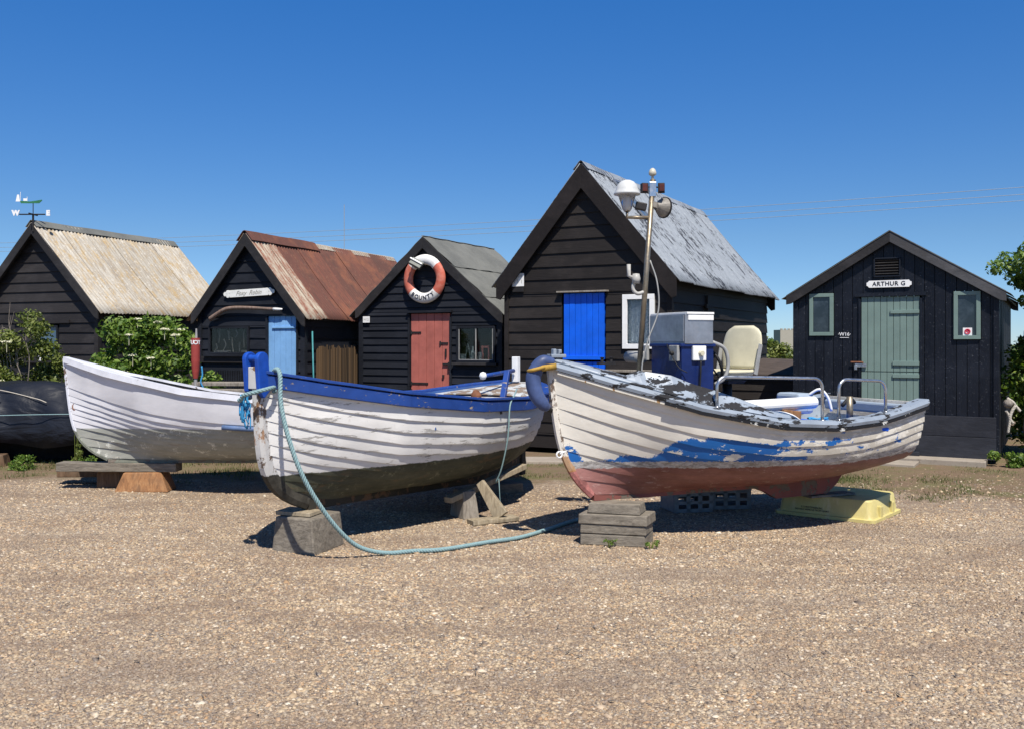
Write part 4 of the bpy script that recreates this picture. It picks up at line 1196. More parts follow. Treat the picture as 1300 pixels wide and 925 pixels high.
# ---------------- boat 1: left, white, behind
b1 = thing('rowing_boat', 'plain white clinker boat with green-grey bottom, leftmost of three boats', 'boat', (-5.22, 11.0, 0), R(4))
H1 = Hull(3.8, ([0, .08, .25, .5, .75, 1], [0, .20, .52, .80, .80, .55]), ([0, .15, .4, .65, .85, 1], [1.49, 1.32, 1.11, 1.00, 0.98, 1.02]), ([0, .5, .8, 1], [.33, .31, .34, .46]), 0.15, 0.36, 7, ([0, .1, .3, .6, 1], [1, .85, .25, .05, .3]), sp=0.75)
H1.build(b1, [0, .12, .22, .31, .385, .45, .51, .57, .635, .71, 1.0], hull1mat, lap=0.016, inmat=M_['woodgrey'])
H1.stem(b1, stem1m, 0.06, 0.035, 0.0, keel_depth=0.05, keelmat=greenkeel)
H1.sweep('gunwale', b1, railwhite, [(-0.05, -0.01), (-0.05, 0.02), (0.028, 0.02), (0.028, -0.045), (0.004, -0.045), (0.004, -0.01)])
H1.deck('foredeck', b1, railwhite, 0.03, 0.2, 0.03, 0.02)
b1.rotation_euler.x = R(-3)
thwart(H1, b1, M_['woodgrey'], 2.0, 0.8); thwart(H1, b1, M_['woodgrey'], 3.2, 0.85); floorboards(H1, b1, M_['woodgrey'], 0.8, 3.5, 0.5)
# blue rubbing pole along the quarter
mb = MB(); pts = []
for x in np.linspace(1.98, 3.6, 12):
    p = inner_at(H1, x, 0.66); pts.append((p.x, p.y - 0.05, p.z))
mb.tube(pts, 0.028, 10); mb.build('rubbing_strake', plain('faded_blue_grey_strake', (0.10, 0.16, 0.30), 0.6, 0.4, 9), b1, smooth=True)
mb = MB(); mb.tube([(0.13 + .03 * math.cos(a), -0.04, 0.93 + .04 * math.sin(a)) for a in [k * .7 for k in range(9)]], 0.008, 6, closed=True); mb.build('mooring_eye', M_['rustiron'], b1)

# ---------------- boat 2: middle, white with blue gunwale, bow towards us
b2 = thing('fishing_boat', 'white clinker boat with blue gunwale and dark bottom, bow rope and blue stemhead', 'boat', (-1.99, 7.42, 0), R(63))
H2 = Hull(4.6, ([0, .05, .12, .25, .45, .65, .82, .93, 1], [0, .16, .34, .62, .86, .90, .72, .45, .16]), ([0, .1, .25, .45, .62, .8, 1], [1.475, 1.385, 1.27, 1.175, 1.145, 1.15, 1.245]), ([0, .1, .6, .85, 1], [.38, .36, .31, .38, .55]), 0.07, 0.50, 6.5, ([0, .07, .25, .5, .8, 1], [1, .72, .12, .0, .12, .8]), sp=0.60, srake=-0.02)
ul2 = [0, .12, .225, .32, .41, .495, .58, .665, .75, .835, .92, 1.0]
H2.build(b2, ul2, hull2mat, lap=0.0145, inmat=blueinner)
H2.stem(b2, stem2m, 0.085, 0.055, 0.05, keel_to=0.97, keel_depth=0.06, keelmat=darkkeel, skeg=([0, 1, 2.5, 4.6], [.33, .30, .22, .10]))
H2.sweep('rubbing_strake', b2, bluepaint, [(0.0, -0.11), (0.030, -0.105), (0.034, -0.01), (0.0, 0.0)], bevel=0.004)
H2.sweep('gunwale', b2, bluepaint, [(-0.055, 0.0), (-0.055, 0.024), (0.045, 0.026), (0.045, 0.002)], bevel=0.004)
H2.sweep('inwale', b2, blueinner, [(-0.075, -0.10), (-0.075, -0.002), (-0.03, -0.002), (-0.03, -0.10)], t0=0.1)
for t in (0.42, 0.52, 0.62, 0.72, 0.82):      # knees and timbers on the inside
    for side in (-1, 1):
        mb = MB(); P = [H2.S(t, u, side, -0.035) for u in (0.35, 0.55, 0.75, 0.9, 0.99)]
        for a, b in zip(P, P[1:]): mb.beam(a, b, 0.04, 0.03, up=(0, side, 0))
        mb.build('timber', blueinner, b2)
H2.deck('afterdeck', b2, flaky, 0.79, 0.985, 0.05, 0.03)
H2.deck('foredeck', b2, blueinner, 0.02, 0.22, 0.05, 0.02)
thwart(H2, b2, blueinner, 1.6, 0.95, 0.22); thwart(H2, b2, blueinner, 2.7, 0.92, 0.22); floorboards(H2, b2, blueinner, 0.9, 3.7, 0.55)
# a raised flaky locker across the aft end of the well
mb = MB(); mb.box((3.42, 0.0, 1.02), (0.28, 0.95, 0.16)); mb.box((3.42, 0, 1.11), (0.32, 1.0, 0.02)); mb.build('locker', flaky, b2, bevel=0.01)
mb = MB(); mb.lathe([(0, 0), (0.035, 0), (0.055, 0.04), (0.055, 0.07), (0.03, 0.11), (0, 0.12)], (2.75, -0.42, 1.12), 14); mb.build('fairlead', M_['rustiron'], b2, smooth=True)
mb = MB(); mb.beam((3.55, -0.30, 1.05), (3.72, -0.28, 1.40), 0.06, 0.05); mb.build('prop_post', bluepaint, b2, bevel=0.004)
mb = MB(); mb.box((4.49, 0.0, 1.40), (0.08, 0.075, 0.30)); mb.build('stern_post', M_['whitepaint'], b2, bevel=0.005)
mb = MB(); mb.tube([(4.42, 0.0, 1.385), (3.9, -0.03, 1.36), (3.62, -0.05, 1.35)], [0.026, 0.024, 0.022], 10); tl = mb.build('tiller', bluepaint, b2, smooth=True)
mb = MB(); mb.lathe([(0.0, -0.045), (0.03, -0.035), (0.045, 0), (0.03, 0.035), (0, 0.045)], (3.57, -0.05, 1.35), 14); mb.build('tiller_knob', M_['whiteplastic'], tl, smooth=True)
mb = MB(); mb.box((4.66, 0, 0.32), (0.10, 0.05, 0.42)); mb.build('rudder_heel', darkkeel, b2, bevel=0.01)
mb = MB(); mb.beam((2.36, -0.905, 1.115), (2.36, -0.915, 1.03), 0.018, 0.014, up=(1, 0, 0)); mb.build('drain', M_['iron'], b2)
# blue stemhead roller: two round-topped cheeks with a roller between
rot = Matrix.Translation(Vector((0.0, 0, 0)))
for s_ in (-1, 1):
    mb = MB(); P = []
    for a in [math.pi * k / 10 for k in range(11)]: P.append((-0.035 + 0.062 * math.cos(a), s_ * 0.062 - 0.019, 1.585 + 0.055 * math.sin(a)))
    P = [(0.05, s_ * 0.062 - 0.019, 1.34)] + P + [(-0.075, s_ * 0.062 - 0.019, 1.34), (-0.02, s_ * 0.062 - 0.019, 1.28)]
    mb.prism(P, (0, 0.038, 0)); mb.build('stemhead_cheek', plain('bright_blue_stemhead', (0.012, 0.075, 0.42), 0.4, 0.3, 12), b2, bevel=0.006)
mb = MB(); mb.tube([(-0.04, -0.06, 1.59), (-0.04, -0.03, 1.59), (-0.04, 0.03, 1.59), (-0.04, 0.06, 1.59)], [0.035, 0.026, 0.026, 0.035], 14); mb.build('roller', D.materials['bright_blue_stemhead'], b2, smooth=True)
mb = MB(); mb.box((-0.055, 0, 1.44), (0.03, 0.085, 0.17)); mb.build('stem_pad', stemwood, b2, bevel=0.004)

# ---------------- boat 3: right, cream with blue patches and red bottom
b3 = thing('fishing_boat', 'cream and red clinker boat with flaking blue patches, mast, console and cream seat', 'boat', (0.335, 8.07, 0), R(24))
H3 = Hull(3.62, ([0, .05, .12, .25, .45, .7, .88, 1], [0, .15, .31, .56, .76, .80, .73, .64]), ([0, .12, .3, .5, .65, .8, 1], [1.52, 1.37, 1.17, 1.03, 1.0, 1.03, 1.155]), ([0, .15, .55, .75, .9, 1], [.40, .385, .395, .45, .53, .60]), 0.13, 0.27, 4.6, ([0, .1, .3, .55, 1], [1, .8, .25, .05, .0]), sp=([0, .5, .8, 1], [.74, .72, .45, .24]), srake=0.06)
ul3 = [0, .12, .235, .35, .46, .57, .68, .785, .89, 1.0]
H3.build(b3, ul3, hull3mat, lap=0.0125, inmat=greyinner)
H3.stem(b3, stem3m, 0.065, 0.04, 0.0, keel_to=0.90, keel_depth=0.045, keelmat=redkeel, skeg=([0, 2.2, 2.34, 3.05, 3.25], [.345, .345, .235, .245, .5]))
H3.sweep('gunwale', b3, greypeel2, [(-0.085, 0.005), (-0.085, 0.032), (0.035, 0.030), (0.045, 0.0), (0.035, -0.028), (0.0, -0.028)], jitter=0.002)
H3.sweep('rubbing_strake', b3, stemcream, [(0.0, -0.062), (0.024, -0.060), (0.024, -0.034), (0.0, -0.032)], t0=0.01)
H3.sweep('rubber_strip', b3, peel('black_rubbing_strip', (0.012, 0.012, 0.014), (0.40, 0.40, 0.38), 0.60, 9), [(0.0, -0.034), (0.040, -0.034), (0.040, -0.060), (0.0, -0.060)], t0=0.22)
H3.deck('foredeck', b3, greypeel, 0.0, 0.29, -0.03, lambda t: 0.02 + 0.07 * math.sin(min(1, t / .2) * math.pi / 2))
# side decks and coamings of the cockpit, highest by the mast and running down aft
for side in (-1, 1):
    mb = MB(); rows = []
    for i in range(31):
        t = 0.13 + 0.42 * i / 30
        p = H3.S(t, 1, side); f = (t - 0.13) / 0.42
        hgt = interp(f, [0, .12, .3, .55, .8, 1], [.0, .13, .17, .13, .07, .02])
        lean = 0.11 * min(1, f * 6)
        rows.append([(p.x, p.y - side * 0.06, p.z + 0.03), (p.x, p.y - side * (0.07 + lean * .6), p.z + 0.04 + hgt * .55), (p.x, p.y - side * (0.06 + lean), p.z + 0.035 + hgt), (p.x, p.y - side * (0.085 + lean), p.z + 0.03 + hgt), (p.x, p.y - side * (0.10 + lean), p.z - 0.05)])
    mb.grid(rows); mb.build('coaming', greypeel, b3, smooth=False, solid=0.014)
mb = MB()                                     # crust and cleat on the stem head
mb.box((0.05, 0.0, 1.60), (0.14, 0.10, 0.03)); mb.box((0.02, -0.01, 1.63), (0.03, 0.05, 0.06)); mb.box((0.08, 0.01, 1.63), (0.03, 0.05, 0.05)); mb.build('stemhead_cleat', greypeel, b3, bevel=0.006)
mb = MB(); mb.box((0.48, -0.10, 1.535), (0.16, 0.05, 0.02)); mb.lathe([(0, 0), (0.016, 0), (0.012, 0.03), (0.02, 0.045), (0, 0.05)], (0.44, -0.10, 1.54), 10); mb.lathe([(0, 0), (0.016, 0), (0.012, 0.03), (0.02, 0.045), (0, 0.05)], (0.53, -0.10, 1.54), 10); mb.build('deck_cleat', M_['iron'], b3)
floorboards(H3, b3, blueinner, 0.9, 3.45, 0.76)
thwart(H3, b3, D.materials['bright_blue_paint'], 2.80, 0.93, 0.5, 'stern_bench')
mb = MB(); mb.box((3.50, 0.0, 1.08), (0.10, 1.02, 0.10)); mb.build('stern_locker', greyinner, b3, bevel=0.02)
mb = MB(); mb.tube([(0.14, -0.02, 0.79), (0.065, -0.03, 0.77)], 0.012, 6); mb.tube([(0.06 + 0.026 * math.cos(a), -0.035, 0.762 + 0.026 * math.sin(a)) for a in [k * math.pi / 5 for k in range(10)]], 0.008, 6, closed=True); mb.build('bow_eye', M_['whiteplastic'], b3)

# mast with lamp, horn, floodlight
mx, my = 0.88, 0.03
mt = D.objects
base = Vector((mx, my, 1.32)); head = Vector((mx + 0.12, my - 0.06, 3.17))
mb = MB(); mb.tube([base, head], 0.024, 12); mast = mb.build('mast', M_['brass'], b3, smooth=True)
def onmast(z): f = (z - base.z) / (head.z - base.z); return base + (head - base) * f
p = onmast(3.11)
ca, sa = math.cos(-R(24)), math.sin(-R(24))
def W(dx, dy, dz, p0):                        # offsets given along world x / y, turned into the boat's frame
    return Vector((p0.x + dx * ca - dy * sa, p0.y + dx * sa + dy * ca, p0.z + dz))
mb = MB(); q = W(0, 0, 0.05, p); mb.tube([q, q + Vector((0, 0, 0.06))], 0.012, 8); mb.lathe([(0, 0.045), (0.022, 0.045), (0.034, 0.055), (0.034, 0.075), (0.024, 0.10), (0.008, 0.112), (0, 0.113)], tuple(q), 14); mb.build('masthead_light', plain('off_white_lamp', (0.55, 0.52, 0.42), 0.4), mast, smooth=True)
m_lens = plain('dark_red_lens', (0.10, 0.03, 0.02), 0.3)
for dx, rz_ in ((-0.075, .2), (0.075, -.2)):
    c = W(dx, -0.02, -0.02, p)
    mb = MB(); mb.box(tuple(c), (0.06, 0.06, 0.085), rot=(0, 0, -R(24) + rz_)); mb.beam(tuple(c), tuple(p), 0.015, 0.012); nl = mb.build('navigation_light', M_['iron'], mast, bevel=0.004)
    c2 = W(dx * 1.0, -0.053, -0.02, p); mb = MB(); mb.box(tuple(c2), (0.045, 0.012, 0.065), rot=(0, 0, -R(24) + rz_)); mb.build('lens', m_lens, nl, bevel=0.003)
mb = MB(); c = W(0, -0.01, -0.03, p); mb.box(tuple(c), (0.06, 0.03, 0.13), rot=(0, 0, -R(24))); mb.build('bracket', M_['steel'], mast, bevel=0.003)
# glass deck lamp on an arm
p = onmast(2.83); e = W(-0.21, -0.02, 0.0, p)
mb = MB(); mb.tube([p, W(-0.12, -0.01, 0.0, p), e, e + Vector((0, 0, 0.06))], 0.016, 8); arm = mb.build('lamp_arm', M_['brass'], mast, smooth=True)
c = tuple(e + Vector((0, 0, 0.05)))
mb = MB(); mb.lathe([(0, 0), (0.025, 0.0), (0.04, 0.02), (0.055, 0.07), (0.085, 0.16), (0.09, 0.17), (0, 0.17)], c, 20); mb.build('lamp_glass', glass('clear_lamp_glass', (0.95, 0.95, 0.95), 0.08), arm, smooth=True)
mb = MB(); mb.lathe([(0, 0.01), (0.03, 0.01), (0.03, 0.10), (0.02, 0.14), (0, 0.15)], c, 12); mb.build('bulb', M_['whiteplastic'], arm, smooth=True)
mb = MB(); mb.lathe([(0, 0.150), (0.115, 0.150), (0.120, 0.160), (0.108, 0.175), (0.100, 0.20), (0.088, 0.235), (0.062, 0.265), (0.03, 0.28), (0.0, 0.283)], c, 22); mb.build('lamp_shade', plain('grey_white_lamp_shade', (0.55, 0.56, 0.55), 0.45, 0.15), arm, smooth=True)
# round floodlight seen from its side
p = onmast(2.93); c = W(0.11, 0.06, 0.0, p)
ax = Vector((0.75 * ca - 0.5 * sa, 0.75 * sa + 0.5 * ca, -0.05)).normalized()
M4 = Matrix.Translation(c) @ ax.to_track_quat('Z', 'Y').to_matrix().to_4x4() @ Matrix.Scale(0.76, 4)
mb = MB(); mb.lathe([(0, -0.10), (0.045, -0.10), (0.06, -0.07), (0.10, -0.02), (0.118, 0.02), (0.118, 0.035), (0, 0.035)], (0, 0, 0), 22, M4); mb.beam(tuple(c), tuple(W(0, 0, 0.02, p)), 0.05, 0.05); fl_ = mb.build('floodlight', plain('weathered_grey_lamp_case', (0.24, 0.22, 0.19), 0.5, 0.5, 16), mast, smooth=False)
mb = MB(); mb.lathe([(0.117, 0.02), (0.127, 0.02), (0.127, 0.04), (0.117, 0.04)], (0, 0, 0), 22, M4); mb.build('rim', M_['iron'], fl_)
mb = MB(); q = W(-0.09, 0.0, 0.0, p); mb.box(tuple(q), (0.10, 0.05, 0.07), rot=(0, 0.2, -R(24))); mb.build('junction_box', M_['iron'], mast, bevel=0.01)
# horn lower down
p = onmast(2.20)
mb = MB(); mb.tube(smooth_path([W(0, 0, -0.03, p), W(-0.07, -0.02, -0.05, p), W(-0.11, -0.02, -0.01, p), W(-0.10, -0.02, 0.06, p)], 5), 0.017, 8); mb.lathe([(0, -0.04), (0.03, -0.04), (0.04, 0), (0.03, 0.045), (0, 0.05)], tuple(W(-0.085, -0.03, 0.08, p)), 12); mb.tube([W(-0.115, -0.03, 0.09, p), W(-0.15, -0.03, 0.11, p), W(-0.15, -0.03, 0.21, p)], 0.018, 8); mb.build('horn', plain('grey_horn', (0.42, 0.41, 0.38), 0.5), mast, smooth=True)
# lead from the mast to the deck
mb = MB(); mb.tube(smooth_path([onmast(2.45) + Vector((.03, 0, 0)), W(0.10, -0.02, 0, onmast(2.25)), W(0.13, -0.02, 0, onmast(2.0)), W(0.06, -0.03, 0, onmast(1.75)), W(0.02, -0.04, 0, onmast(1.55)), W(0.03, -0.05, 0, onmast(1.42)), W(0.12, -0.06, 0, onmast(1.34))], 6), 0.007, 6); mb.build('cable', M_['greyplastic'], mast, smooth=True)

# console
mb = MB(); mb.box((1.355, 0.04, 1.20), (0.34, 0.50, 1.0)); mb.box((1.355, 0.04, 1.69), (0.37, 0.53, 0.03)); cs = mb.build('console', M_['navy'], b3, bevel=0.008)
mb = MB(); mb.box((1.355, 0.06, 1.835), (0.30, 0.58, 0.265)); ib = mb.build('instrument_box', M_['steelbox'], b3, bevel=0.004)
mb = MB(); mb.box((1.365, 0.06, 1.975), (0.29, 0.60, 0.02)); mb.build('lid', M_['whiteplastic'], ib, bevel=0.003)
mb = MB(); mb.box((1.370, -0.233, 1.935), (0.27, 0.012, 0.045)); mb.build('lid_edge', M_['whiteplastic'], ib, bevel=0.003)
mb = MB(); mb.box((1.200, 0.06, 1.84), (0.008, 0.55, 0.235)); mb.build('cover_plate', M_['steelbox'], ib, bevel=0.003)
for yy, zz, sz in ((-0.12, 1.62, .13), (0.37, 1.62, .11)):
    mb = MB(); mb.box((1.165, yy, zz), (0.03, sz, 0.14)); sb = mb.build('switch_plate', M_['greyplastic'], cs, bevel=0.005)
    mb = MB(); mb.lathe([(0, 0), (0.02, 0), (0.015, 0.03), (0, 0.03)], (0, 0, 0), 10, Matrix.Translation((1.150, yy, zz)) @ Matrix.Rotation(-math.pi / 2, 4, 'Y')); mb.build('knob', M_['black'], sb)
mb = MB(); mb.box((1.355, -0.225, 1.62), (0.14, 0.03, 0.13)); sb = mb.build('switch_plate', M_['whiteplastic'], cs, bevel=0.006, label='white socket box on the side of the console')
mb = MB(); mb.lathe([(0, 0), (0.028, 0), (0.022, 0.03), (0, 0.03)], (0, 0, 0), 12, Matrix.Translation((1.365, -0.24, 1.62)) @ Matrix.Rotation(math.pi / 2, 4, 'X')); mb.build('knob', M_['cream'], sb)
mb = MB(); mb.tube(smooth_path([(1.365, -0.24, 1.55), (1.355, -0.25, 1.45), (1.345, -0.24, 1.2), (1.335, -0.23, 1.05)], 5), 0.008, 6); mb.tube(smooth_path([(1.165, 0.0, 1.70), (1.135, -0.1, 1.63), (1.155, -0.2, 1.5), (1.215, -0.25, 1.45)], 5), 0.005, 5); mb.build('cable', M_['black'], cs, smooth=True)
mb = MB(); mb.tube([(1.135, 0.35, 1.58), (1.135, 0.62, 1.58)], 0.055, 12); mb.build('tube_light', M_['greyplastic'], cs, smooth=True)
# wheel
cw = Vector((1.615, -0.02, 1.52)); axw = Vector((0.92, 0, 0.4)).normalized(); qu = axw.to_track_quat('Z', 'Y').to_matrix()
mb = MB(); mb.tube([cw + qu @ Vector((0.17 * math.cos(a), 0.17 * math.sin(a), 0)) for a in [k * math.pi / 16 for k in range(32)]], 0.014, 8, closed=True)
for a in (0, 2.1, 4.2): mb.tube([cw, cw + qu @ Vector((0.17 * math.cos(a), 0.17 * math.sin(a), 0))], 0.008, 6)
mb.tube([cw - axw * 0.12, cw], 0.02, 8); mb.build('steering_wheel', M_['black'], b3, smooth=True)
mb = MB(); mb.tube(smooth_path([(1.515, -0.20, 1.72), (1.635, -0.22, 1.66), (1.675, -0.22, 1.52), (1.635, -0.22, 1.40), (1.545, -0.2, 1.34)], 6), 0.018, 8); mb.build('control_hose', M_['greyplastic'], b3, smooth=True)
# seat
st_ = D.objects.new('helm_seat', None); COL.objects.link(st_); st_.parent = b3; st_.location = (1.86, 0.04, 0); st_.rotation_euler = (0, 0, R(14))
def rounded_shell(w, h, th, cx, cz, lean, top_r=0.07, mat=None, name='backrest', y0=0.0):
    mb = MB(); rows = []
    N = 12
    for j in range(N + 1):
        f = j / N
        rw = w / 2 * (0.88 + 0.17 * math.sin(math.pi * min(1, f * 1.05))) * (1 - 0.42 * (max(0, f - 0.72) / 0.28) ** 3.5)
        z = cz + h * f
        xx = cx + lean * f
        rows.append([(xx - 0.03 * math.cos(math.pi * i / 10 - math.pi / 2) * 1.0 + 0.03, rw * math.sin(math.pi * i / 10 - math.pi / 2), z) for i in range(11)])
    mb.grid(rows)
    return mb.build(name, mat, st_, smooth=True, solid=-th)
rounded_shell(0.44, 0.40, 0.05, 0.15, 1.475, 0.07, mat=M_['cream'])
mb = MB(); 
rows = []
for j in range(9):
    f = j / 8; rows.append([(-0.22 + 0.42 * f, 0.22 * math.sin(math.pi * (i / 10 - .5)) * (0.86 + .14 * math.sin(math.pi * f)), 1.45 - 0.05 * math.cos(math.pi * (i / 10 - .5)) * (1 if 0 < f < 1 else .5)) for i in range(11)])
mb.grid(rows); mb.build('seat_pan', M_['cream'], st_, smooth=True, solid=0.03)
mb = MB(); mb.box((-0.01, 0, 1.435), (0.36, 0.36, 0.06)); mb.build('cushion', M_['cream'], st_, bevel=0.025)
for s_ in (-1, 1):
    mb = MB(); mb.beam((0.13, s_ * 0.225, 1.42), (0.20, s_ * 0.23, 1.70), 0.014, 0.045, up=(1, 0, 0)); mb.build('bracket', M_['greyplastic'], st_, bevel=0.003)
mb = MB(); mb.tube([(0, 0, 0.80), (0, 0, 1.34)], 0.045, 12); mb.build('pedestal', M_['iron'], st_, smooth=True)
mb = MB(); mb.box((0, 0, 1.35), (0.22, 0.2, 0.03), taper=1.25); mb.build('seat_mount', M_['iron'], st_)
mb = MB(); mb.box((1.58, -0.05, 1.30), (0.09, 0.02, 0.62)); mb.build('support_board', M_['cream'], b3)
# grab rails on the near gunwale
def rail(x0, x1, ztop, xr=0.09, side=-1, name='grab_rail'):
    a = inner_at(H3, x0, 1.0); b = inner_at(H3, x1, 1.0)
    a = Vector((a.x, side * (abs(a.y) - 0.03), a.z + 0.03)); b = Vector((b.x, side * (abs(b.y) - 0.03), b.z + 0.03))
    P = [a, Vector((a.x, a.y, ztop - xr))]
    for k in range(1, 6):
        th = k * math.pi / 12; P.append(Vector((a.x + xr * (1 - math.cos(th)), a.y, ztop - xr + xr * math.sin(th))))
    P.append(Vector((a.x + xr, a.y, ztop))); zt2 = ztop - 0.02
    P.append(Vector((b.x - xr, b.y, zt2)))
    for k in range(1, 6):
        th = k * math.pi / 12; P.append(Vector((b.x - xr + xr * math.sin(th), b.y, zt2 - xr + xr * math.cos(th))))
    P.append(Vector((b.x, b.y, zt2 - xr))); P.append(b)
    mb = MB(); mb.tube(P, 0.0145, 10); mb.lathe([(0, 0), (0.03, 0), (0.03, 0.008), (0, 0.008)], tuple(a), 12); mb.lathe([(0, 0), (0.03, 0), (0.03, 0.008), (0, 0.008)], tuple(b), 12)
    mb.build(name, M_['steel'], b3, smooth=True)
rail(1.24, 2.26, 1.425); rail(2.44, 3.04, 1.39)
mb = MB(); mb.tube([(2.84, -0.50, 0.95), (2.84, -0.50, 1.22)], 0.03, 10); mb.build('rod_holder', M_['brass'], b3, smooth=True)
mb = MB(); mb.box((2.84, 0.25, 1.12), (0.20, 0.34, 0.20)); mb.build('engine_box', greyinner, b3, bevel=0.03)
mb = MB(); mb.tube(smooth_path([(2.88, 0.1, 1.2), (2.95, 0.02, 1.26), (3.02, -0.02, 1.18), (3.05, -0.04, 1.05)], 5), 0.014, 8); mb.build('fuel_hose', M_['whiteplastic'], b3, smooth=True)
mb = MB(); mb.tube(smooth_path([(3.12, -0.1, 1.10), (3.2, -0.12, 1.17), (3.28, -0.1, 1.13)], 4), 0.02, 8); mb.build('strap', M_['black'], b3, smooth=True)
# ------------------------------------------------------------------ what the boats stand on
def slab(mb, P, z0, z1, top=1.0, jit=0.0):
    """P: four ground corners (x, y); box between z0 and z1, top scaled about its centre"""
    cx = sum(p[0] for p in P) / 4; cy = sum(p[1] for p in P) / 4
    a = [Vector((p[0] + rnd.uniform(-jit, jit), p[1] + rnd.uniform(-jit, jit), z0)) for p in P]
    b = [Vector((cx + (p[0] - cx) * top + rnd.uniform(-jit, jit), cy + (p[1] - cy) * top + rnd.uniform(-jit, jit), z1 + rnd.uniform(-jit, jit) * .5)) for p in P]
    mb.add(a + b, [(3, 2, 1, 0), (4, 5, 6, 7), (0, 1, 5, 4), (1, 2, 6, 5), (2, 3, 7, 6), (3, 0, 4, 7)])

def rect(cx, cy, w, d, a):
    c, s = math.cos(a), math.sin(a)
    return [(cx + c * x - s * y, cy + s * x + c * y) for x, y in ((-w / 2, -d / 2), (w / 2, -d / 2), (w / 2, d / 2), (-w / 2, d / 2))]

mb = MB(); slab(mb, [(-1.995, 7.80), (-1.60, 7.62), (-1.44, 8.08), (-1.84, 8.26)], -0.01, 0.285, 0.90, 0.012)
tag(mb.build('wooden_block', M_['sleeper'], bevel=0.012), 'squat grey timber block under the bow of the blue-gunwaled boat', 'block')
mb = MB(); slab(mb, [(-1.97, 7.86), (-1.66, 7.74), (-1.60, 7.95), (-1.9, 8.1)], 0.287, 0.318, 1, 0.006)
tag(mb.build('wooden_chock', M_['woodpale'], bevel=0.004), 'thin yellowish chock between the bow keel and its grey block', 'chock')
# stack of sleepers under boat 3
base3 = [(0.575, 8.10), (1.125, 7.96), (1.24, 8.22), (0.69, 8.36)]
lv = [(-0.01, 0.085, 0.97, 'lowest'), (0.088, 0.165, 0.98, 'second lowest'), (0.168, 0.255, 1.04, 'second highest'), (0.258, 0.343, 0.80, 'topmost, shortest')]
for z0, z1, k, nm in lv:
    mb = MB(); cx = sum(p[0] for p in base3) / 4; cy = sum(p[1] for p in base3) / 4
    P = [(cx + (p[0] - cx) * k + rnd.uniform(-.006, .006), cy + (p[1] - cy) * (k if k > .9 else .9)) for p in base3]
    slab(mb, P, z0, z1, 0.985 if k > .9 else 0.93, 0.004)
    tag(mb.build('timber_baulk', M_['sleeper'], bevel=0.008), nm + ' grey timber baulk in the stack under the cream boat\'s bow', 'timber', 'stacked baulks under the cream boat')
# props of boat 2
mb = MB(); slab(mb, [(-0.36, 8.85), (0.07, 9.10), (0.0, 9.26), (-0.43, 9.01)], 0.005, 0.045, 1, 0.004)
tag(mb.build('foot_plank', M_['woodpale'], bevel=0.004), 'short pale plank lying on the shingle under the leaning prop', 'plank')
mb = MB(); mb.beam((-0.10, 9.08, 0.05), (-0.31, 9.22, 0.36), 0.15, 0.05, up=(0.3, 1, 0), w2=0.08)
tag(mb.build('leaning_prop', M_['woodpale'], bevel=0.005), 'pale tapered prop leaning against the blue-gunwaled boat\'s bilge', 'prop')
mb = MB(); mb.beam((-0.62, 9.12, 0.20), (0.12, 9.98, 0.42), 0.10, 0.055)
tag(mb.build('bilge_beam', M_['woodpale'], bevel=0.005), 'slanting timber beam under the bilge of the blue-gunwaled boat', 'beam')
mb = MB(); slab(mb, rect(-0.47, 9.35, 0.17, 0.3, 0.5), 0, 0.27, 0.8, 0.006)
tag(mb.build('wooden_block', M_['woodgrey'], bevel=0.006), 'narrow grey block behind the leaning prop in the boat\'s shade', 'block')
mb = MB(); slab(mb, rect(-0.16, 10.8, 0.5, 0.3, 0.4), 0, 0.125, 1, 0.006)
tag(mb.build('wooden_block', M_['sleeper'], bevel=0.006), 'low timber block under the stern keel of the blue-gunwaled boat', 'block')
# boat 1
mb = MB(); slab(mb, rect(-4.30, 11.1, 0.62, 0.34, 0.02), -0.01, 0.215, 0.72, 0.01)
tag(mb.build('wooden_block', M_['woodorange'], bevel=0.012), 'orange-brown tapered timber block under the plain white boat', 'block')
mb = MB(); slab(mb, rect(-4.72, 11.35, 0.42, 0.3, 0.1), -0.01, 0.21, 0.95, 0.01)
tag(mb.build('wooden_block', weathered('dark_brown_wood', (0.05, 0.028, 0.015), (0.13, 0.075, 0.04), (0.2, 0.13, 0.08)), bevel=0.01), 'shaded brown block behind and left of the orange-brown block', 'block')  # shade from the beam above is put into this block's dark brown
mb = MB(); slab(mb, rect(-4.62, 11.12, 1.42, 0.20, -0.03), 0.217, 0.318, 1, 0.005)
tag(mb.build('timber_beam', M_['sleeper'], bevel=0.008), 'long weathered beam lying on blocks under the white boat\'s bow', 'beam')
mb = MB(); slab(mb, rect(-5.05, 11.55, 0.9, 0.25, 0.05), 0.10, 0.26, 1, 0.008)
tag(mb.build('timber_beam', D.materials['dark_brown_wood'], bevel=0.008), 'shaded red-brown beam behind the white boat\'s stem', 'beam')
mb = MB(); slab(mb, rect(-2.2, 11.6, 0.4, 0.5, 0.1), 0, 0.29, 0.95, 0.01)
tag(mb.build('wooden_block', M_['sleeper'], bevel=0.008), 'timber block under the after end of the plain white boat', 'block')
b1.location.z = 0.045

